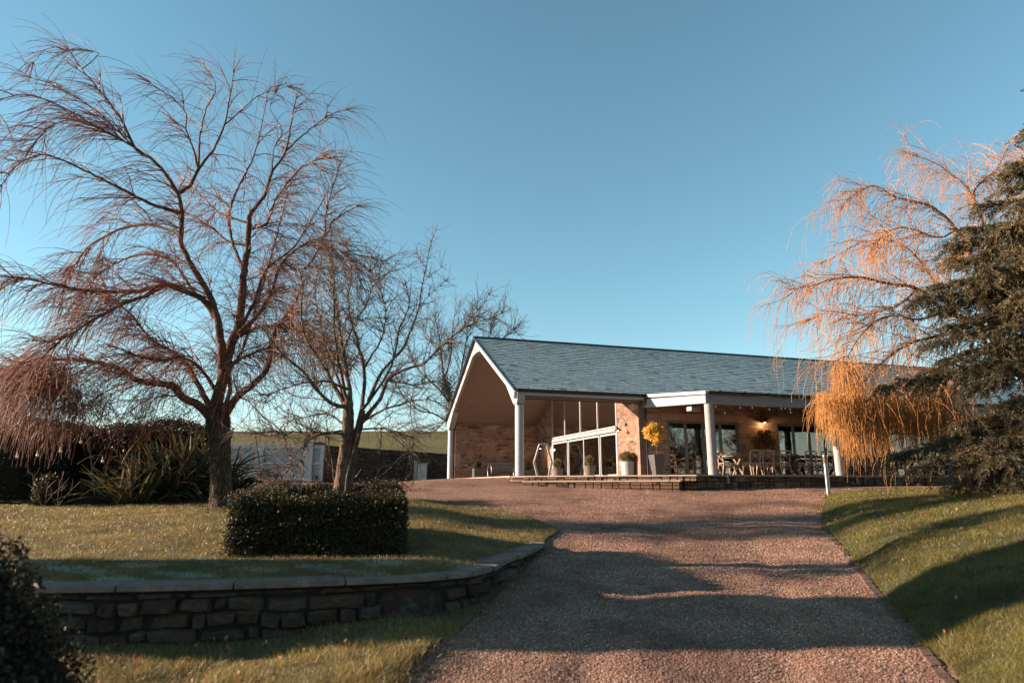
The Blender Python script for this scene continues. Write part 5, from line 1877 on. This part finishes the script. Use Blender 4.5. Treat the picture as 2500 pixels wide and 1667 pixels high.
# ---- New Zealand flax
def flax(px, Yv, n_, hgt, label):
    c0 = at(px, 1238, Yv); c0[2] = float(zlawn(c0[0], Yv))
    e = empty('flax_plant', tuple(c0), 0, label, 'plant', 'spiky strap-leaved plants in the bed')
    T = n_
    S = np.stack([rng.normal(0, .16, T), rng.normal(0, .13, T), np.zeros(T)], -1)
    a_ = rng.random(T) * 2 * PI
    sp = rng.uniform(.1, 1.5, T)
    D = np.stack([np.cos(a_) * sp, np.sin(a_) * sp * .7, np.ones(T)], -1)
    L = hgt * rng.uniform(.6, 1.1, T)
    K = 11
    P = grow(S, D, L, K, rng.uniform(.0, .16, T), .02)
    t = np.linspace(0, 1, K)
    wd = .024 * np.minimum(1, (1 - t) * 3.2) * (.6 + .4 * np.minimum(1, t * 5)) + .001
    dd = norm(P[:, -1] - P[:, 0])
    sd = norm(np.cross(dd, np.array([0, 0, 1.]) + rng.normal(0, .3, (T, 3))))
    fold = np.array([0, 0, .012])
    A = P - sd[:, None] * wd[None, :, None]; B = P - fold; C = P + sd[:, None] * wd[None, :, None]
    V = np.stack([A, B, C], 2).reshape(-1, 3)
    i_ = (np.arange(T)[:, None] * K + np.arange(K - 1)[None]) * 3
    Q = np.concatenate([np.stack([i_, i_ + 1, i_ + 4, i_ + 3], -1), np.stack([i_ + 1, i_ + 2, i_ + 5, i_ + 4], -1)]).reshape(-1, 4)
    V[:, 2] = np.maximum(V[:, 2], .02)
    npmesh('leaves', V, Q, M['flax'], e)
    # dry flower stalk
    g_ = Geo(); twigset(g_, np.array([(0, 0, 0.)]), np.array([(.05, 0, 1.)]), np.array([hgt * .8]), .012, .008, 8, 0, .02, 6)
    g_.build('stalk', M['fruitbark'], e)


flax(400, 13.5, 190, 1.5, 'largest spiky flax clump, middle of the bed left of the willow trunk')
flax(465, 14.0, 170, 1.65, 'tall upright flax clump just left of the willow trunk')
flax(320, 13.0, 110, 1.1, 'low arching flax clump with orange leaves at the left of the group')
flax(515, 14.2, 80, 1.55, 'flax clump half hidden behind the willow trunk')
flax(572, 14.6, 60, .98, 'dark spiky flax right of the willow trunk before the gate')

# ---- background tree behind the hall roof
BYT = 46.0
bo_ = at(1108, 1130, BYT); bo_[2] = 1.9
bt = empty('ivy_clad_tree', tuple(bo_), 0, 'distant bare tree with ivy on its trunk behind the gable', 'tree')
BS = [
    ([(1112, 1160), (1108, 1060), (1102, 993), (1085, 928), (1078, 870), (1070, 810), (1060, 770)], 46, 46, .26, .03),
    ([(1102, 993), (1080, 960), (1050, 930), (1020, 900), (1000, 860), (990, 820)], 46, 45, .12, .02),
    ([(1105, 1010), (1120, 940), (1130, 880), (1140, 820), (1145, 770)], 46, 47, .15, .02),
    ([(1108, 1040), (1060, 1010), (1020, 1000), (980, 960), (970, 920)], 46, 45, .10, .02),
    ([(1085, 928), (1100, 870), (1105, 810), (1110, 760)], 46, 47, .1, .02),
    ([(1120, 940), (1160, 880), (1190, 830), (1205, 790), (1210, 770)], 46.5, 48, .09, .02),
    ([(1160, 880), (1200, 850), (1235, 820), (1255, 800)], 47, 48, .06, .015),
    ([(1078, 870), (1050, 830), (1030, 790), (1020, 765)], 46, 47, .06, .015),
    ([(1104, 1000), (1075, 1040), (1040, 1060), (1010, 1050)], 46, 45, .07, .02),
]
bl_ = limbs_from(BS)
limb_mesh('limbs', bl_, M['fruitbark'], bt, bo_, 8)
g_ = Geo()
S, D, R, fr = pick(bl_, 260, .2, 1.)
l2 = twigset(g_, S - bo_, side(D, .3, .8, .5), rng.uniform(.8, 2.2, len(S)), .022, .008, 9, -.01, .12, 3)
l2w = [(P + bo_, R_) for P, R_ in l2]
S, D, R, fr = pick(l2w, 2600, .2, 1.)
twigset(g_, S - bo_, side(D, .3, .9, .4), rng.uniform(.4, 1.2, len(S)), .010, .005, 6, -.01, .12)
g_.build('crown', M['greytwig'], bt)
P, R_ = bl_[0]
k = rng.integers(0, int(len(P) * .62), 3500)
leaves(P[k] - bo_ + rng.normal(0, .22, (3500, 3)), .12, .09, M['ivy'], 'ivy', bt)

# ---- golden willow behind the conifer
GY_ = 17.0
go_ = at(2560, 1200, GY_); go_[2] = float(zright(go_[0], GY_))
gold = empty('golden_willow', tuple(go_), 0, 'golden orange weeping willow hanging in front of the hall at right', 'tree')
trunk_mesh([(2566, 1215), (2560, 1100), (2540, 1000), (2500, 900), (2437, 830)], [.24, .2, .19, .17, .13], GY_, M['goldlimb'], gold, go_, 1.2, 16)
GS = [
    ([(2437, 850), (2400, 800), (2310, 760), (2240, 706), (2157, 690), (2100, 677), (2029, 683), (1972, 700), (1930, 705)], 17, 16.2, .12, .010),
    ([(2438, 840), (2420, 720), (2380, 640), (2335, 562), (2284, 511), (2246, 495), (2182, 480), (2138, 454), (2093, 470), (2060, 500)], 17, 17.5, .12, .01),
    ([(2420, 720), (2415, 620), (2399, 537), (2374, 480), (2342, 441), (2291, 403), (2250, 385), (2215, 375)], 17.2, 17.8, .09, .008),
    ([(2399, 537), (2374, 480), (2400, 440), (2431, 416), (2458, 365), (2475, 345)], 17.4, 18, .05, .008),
    ([(2437, 880), (2374, 815), (2246, 830), (2182, 862), (2131, 907), (2090, 950), (2055, 975)], 17, 15.6, .09, .008),
    ([(2350, 790), (2290, 700), (2230, 620), (2180, 590), (2110, 590), (2050, 620), (2010, 640)], 17, 17.8, .06, .008),
    ([(2335, 562), (2290, 580), (2230, 560), (2180, 560), (2130, 600)], 17.3, 16.4, .04, .008),
    ([(2440, 860), (2460, 760), (2480, 640), (2490, 520), (2520, 430)], 17, 17, .1, .02),
    ([(2310, 760), (2240, 780), (2180, 770), (2130, 790), (2080, 850), (2060, 900)], 16.8, 15.8, .05, .008),
    ([(2437, 900), (2360, 880), (2290, 900), (2230, 930), (2180, 980), (2150, 1010)], 17, 15.8, .06, .008),
    ([(2240, 706), (2200, 740), (2150, 760), (2090, 770), (2030, 760), (1980, 780)], 16.7, 17.2, .035, .007),
    ([(2460, 760), (2430, 660), (2390, 600), (2350, 620), (2300, 650)], 17, 16, .04, .01),
    ([(2440, 900), (2400, 920), (2330, 960), (2280, 1000), (2240, 1040)], 17, 15.9, .05, .01),
]
gl_ = limbs_from(GS)
limb_mesh('limbs', gl_, M['goldlimb'], gold, go_, 8)
g_ = Geo()
ctr = go_ + np.array([0, 0, 3.])
S, D, R, fr = pick(gl_, 430, .15, 1.)
l2 = twigset(g_, S - go_, norm(side(D, .4, 1.1, .45) + out_bias(S, .4)), rng.uniform(.5, 1.8, len(S)), .011, .004, 13, .035, .10, 4)
l2w = [(P + go_, R_) for P, R_ in l2]
S, D, R, fr = pick(gl_, 1100, .2, 1.)
twigset(g_, S - go_, norm(side(D, .4, 1.2, .1) + out_bias(S, .12)), rng.uniform(.4, 1.5, len(S)), .006, .003, 12, .24, .08)
S, D, R, fr = pick(l2w, 3100, .1, 1.)
twigset(g_, S - go_, norm(side(D, .3, 1.0, .0) + out_bias(S, .12)), rng.uniform(.4, 1.5, len(S)), .0055, .0028, 12, .24, .08)
S = np.array([P[-1] for P, R_ in gl_ for _ in range(10)]); D = np.array([P[-1] - P[-4] for P, R_ in gl_ for _ in range(10)])
twigset(g_, S - go_, norm(norm(D) + rng.normal(0, .35, D.shape)), rng.uniform(.3, 1.0, len(S)), .006, .0025, 14, .16, .06)
# dense hanging curtains
cs = []
for x0, x1, y0, y1, n_, ln in ((2030, 2110, 870, 985, 340, 1.0), (2040, 2150, 960, 1010, 420, 1.15), (2120, 2270, 930, 1020, 640, .95), (2250, 2330, 920, 1010, 260, 1.0), (1992, 2050, 955, 1000, 190, .9), (2060, 2090, 1010, 1040, 60, 1.2), (2200, 2360, 980, 1040, 380, .7)):
    for _ in range(n_):
        x = rng.uniform(x0, x1)
        cs.append((*at(x, rng.uniform(y0, y1), rng.uniform(15.0, 16.4)), ln * rng.uniform(.4, 1.1)))
cs = [c for c in cs if rng.random() < .93]
cs = np.array(cs)
twigset(g_, cs[:, :3] - go_, np.stack([rng.normal(-.03, .12, len(cs)), rng.normal(0, .12, len(cs)), rng.uniform(-1., .1, len(cs))], -1), cs[:, 3], .006, .003, 10, .3, .06)
g_.build('crown', M['goldtwig'], gold)

# ---- conifer at the right edge
CY = 13.6
cx_ = 13.4
co_ = np.array([cx_, CY, float(zright(cx_, CY))])
con = empty('cedar_tree', tuple(co_), 0, 'dark drooping cedar filling the right edge of the picture', 'tree')
MB().tube([(0, 0, -.2), (.05, 0, 3), (0, 0, 7.5), (0, 0, 11.6)], [.34, .28, .16, .03], 14).build('trunk', M['fruitbark'], con, True)
tips = [  # tip pixel, depth, start height above ground at the trunk
    ((2182, 1112), 12.6, 1.6), ((2225, 1150), 12.0, 1.5), ((2157, 945), 12.9, 2.7), ((2218, 735), 13.2, 4.1), ((2260, 700), 13.8, 4.3),
    ((2340, 560), 13.3, 5.3), ((2380, 500), 13.8, 5.8), ((2440, 425), 13.5, 6.4), ((2470, 400), 13.0, 6.8), ((2330, 1195), 12.2, 1.1), 
    ((2260, 840), 14.2, 3.5), ((2310, 800), 12.3, 3.7), ((2320, 640), 14.2, 4.8), ((2400, 1200), 11.8, 1.2), ((2350, 900), 11.6, 3.0), ((2410, 660), 12.2, 4.9),
    ((2440, 1000), 11.2, 2.4), ((2400, 1090), 11.4, 1.9), ((2440, 560), 12.6, 5.6), ((2370, 780), 12.6, 4.0), ((2460, 800), 11.6, 3.9),
    ((2400, 860), 12.0, 3.4), ((2300, 600), 13.6, 5.2), ((2270, 760), 13.0, 4.0), ((2420, 560), 13.0, 5.7), ((2460, 620), 12.4, 5.4), ((2330, 690), 13.0, 4.6), ((2400, 700), 12.4, 4.7), ((2300, 880), 12.6, 3.3), ((2380, 950), 11.4, 2.9), ((2450, 900), 10.9, 3.1), ((2430, 1130), 10.9, 1.6), ((2470, 1180), 11.0, 1.2), ((2360, 1130), 12.0, 1.6), ((2480, 1060), 11, 2.0), ((2490, 720), 11.5, 4.6), ((2420, 740), 12.8, 4.4), ((2460, 460), 13.2, 6.3), ((2390, 620), 13, 5.2),
    ((2480, 500), 12.8, 6.2), ((2480, 640), 12.0, 5.2), ((2340, 1040), 11.9, 2.2), ((2350, 720), 13.4, 4.4)]
br_ = []
for (px, py), Yt, hs in tips:
    a_ = np.array([0, 0, hs]); b_ = at(px, py, Yt) - co_
    mid = a_ * .45 + b_ * .55 + np.array([0, 0, .22]); m1 = a_ * .8 + b_ * .2 + np.array([0, 0, .1])
    P = resample([a_, m1, mid, b_], .12)
    br_.append((P, np.linspace(.045, .008, len(P))))
for k in range(60):     # the sides the photograph does not single out
    hs = rng.uniform(.9, 10.6); ang = rng.uniform(-1.9, 2.6)
    L_ = (11.8 - hs) * .47 * rng.uniform(.75, 1.05)
    if math.cos(ang) < 0: L_ = min(L_, 2.9 - .12 * hs)
    b_ = np.array([math.cos(ang) * L_, math.sin(ang) * L_, hs - .3 - .15 * L_])
    P = resample([np.array([0, 0, hs]), np.array([0, 0, hs]) * .45 + b_ * .55 + np.array([0, 0, .25]), b_], .12)
    br_.append((P, np.linspace(.04, .008, len(P))))
g_ = Geo()
for P, R_ in br_:
    V, Q = tube_batch(P[None], R_[None], 5); g_.add(V, Q)
S, D, R, fr = pick(br_, 9500, .2, 1.)
sd = side(D, .5, 1.3, 0.); sd[:, 2] = sd[:, 2] * .35 - .1
l2P = twigset(g_, S, norm(sd), rng.uniform(.3, .95, len(S)) * (1.15 - .5 * fr), .006, .003, 8, .17, .09)
g_.build('branches', M['greytwig'], con)
PP = np.array([p_ for p_, _ in l2P])      # (T,8,3)
T = len(PP)
nn_ = 600000
ti = rng.integers(0, T, nn_); fr_ = rng.random(nn_) * 6.99
i0 = fr_.astype(int); f_ = (fr_ - i0)[:, None]
pos = PP[ti, i0] * (1 - f_) + PP[ti, i0 + 1] * f_
dr = norm(PP[ti, i0 + 1] - PP[ti, i0])
leaves(pos + rng.normal(0, .014, pos.shape), .05 + .035 * rng.random(nn_), .017, M['conifer'], 'foliage', con, dr * .9 + np.array([0, 0, -.2]), .8)

# ---- neighbours outside the frame whose shadows and reflections the photograph shows
sh = empty('shade_conifer', (-10.2, 6.12, .6), 0, 'tall dense clipped evergreen left of the picture that shades the near drive', 'tree')
n_ = 16000
a_ = rng.random(n_) * 2 * PI; z_ = rng.random(n_) * 6.6
rr = .95 * np.clip((7.2 - z_) / 2.0, 0, 1) ** .5 * rng.uniform(.8, 1.08, n_) + .05
fo = leaves(np.stack([np.cos(a_) * rr, np.sin(a_) * rr * .75, z_ + .1], -1), .12, .07, M['dark'], 'foliage', sh)
MB().lathe([(.8, .2), (.85, 3), (.8, 5.2), (.45, 6.2), (.1, 6.7)], (0, 0, 0), 18).build('branches', M['darkhedgecore'], fo)
MB().tube([(0, 0, -.5), (0, 0, 1)], .12, 8).build('trunk', M['fruitbark'], sh)

for (x, y, lab) in ((27, 6, 'bare tree across the garden mirrored in the first glass doors'), (36, 1, 'bare tree across the garden mirrored in the second glass doors'), (33, 9, 'bare tree across the garden mirrored at the right of the doors')):
    e = empty('garden_tree', (x, y, .6), 0, lab, 'tree')
    MB().tube([(0, 0, 0), (.1, 0, 2.2), (0, .1, 3)], [.3, .22, .18], 10).build('trunk', M['fruitbark'], e, True)
    g_ = Geo()
    l1 = twigset(g_, np.tile([0, .05, 2.2], (12, 1)) + rng.normal(0, .15, (12, 3)), np.stack([rng.normal(0, .8, 12), rng.normal(0, .8, 12), np.ones(12)], -1), rng.uniform(3, 5.5, 12), .11, .03, 10, -.005, .12, 5)
    S, D, R, fr = pick(l1, 120, .2, 1.)
    l2 = twigset(g_, S, side(D, .4, .9, .2), rng.uniform(1, 2.6, 120), .035, .012, 8, 0, .12)
    S, D, R, fr = pick(l2, 900, .1, 1.)
    twigset(g_, S, side(D, .4, 1., .2), rng.uniform(.4, 1.3, 900), .014, .006, 5, 0, .12)
    g_.build('crown', M['greytwig'], e)
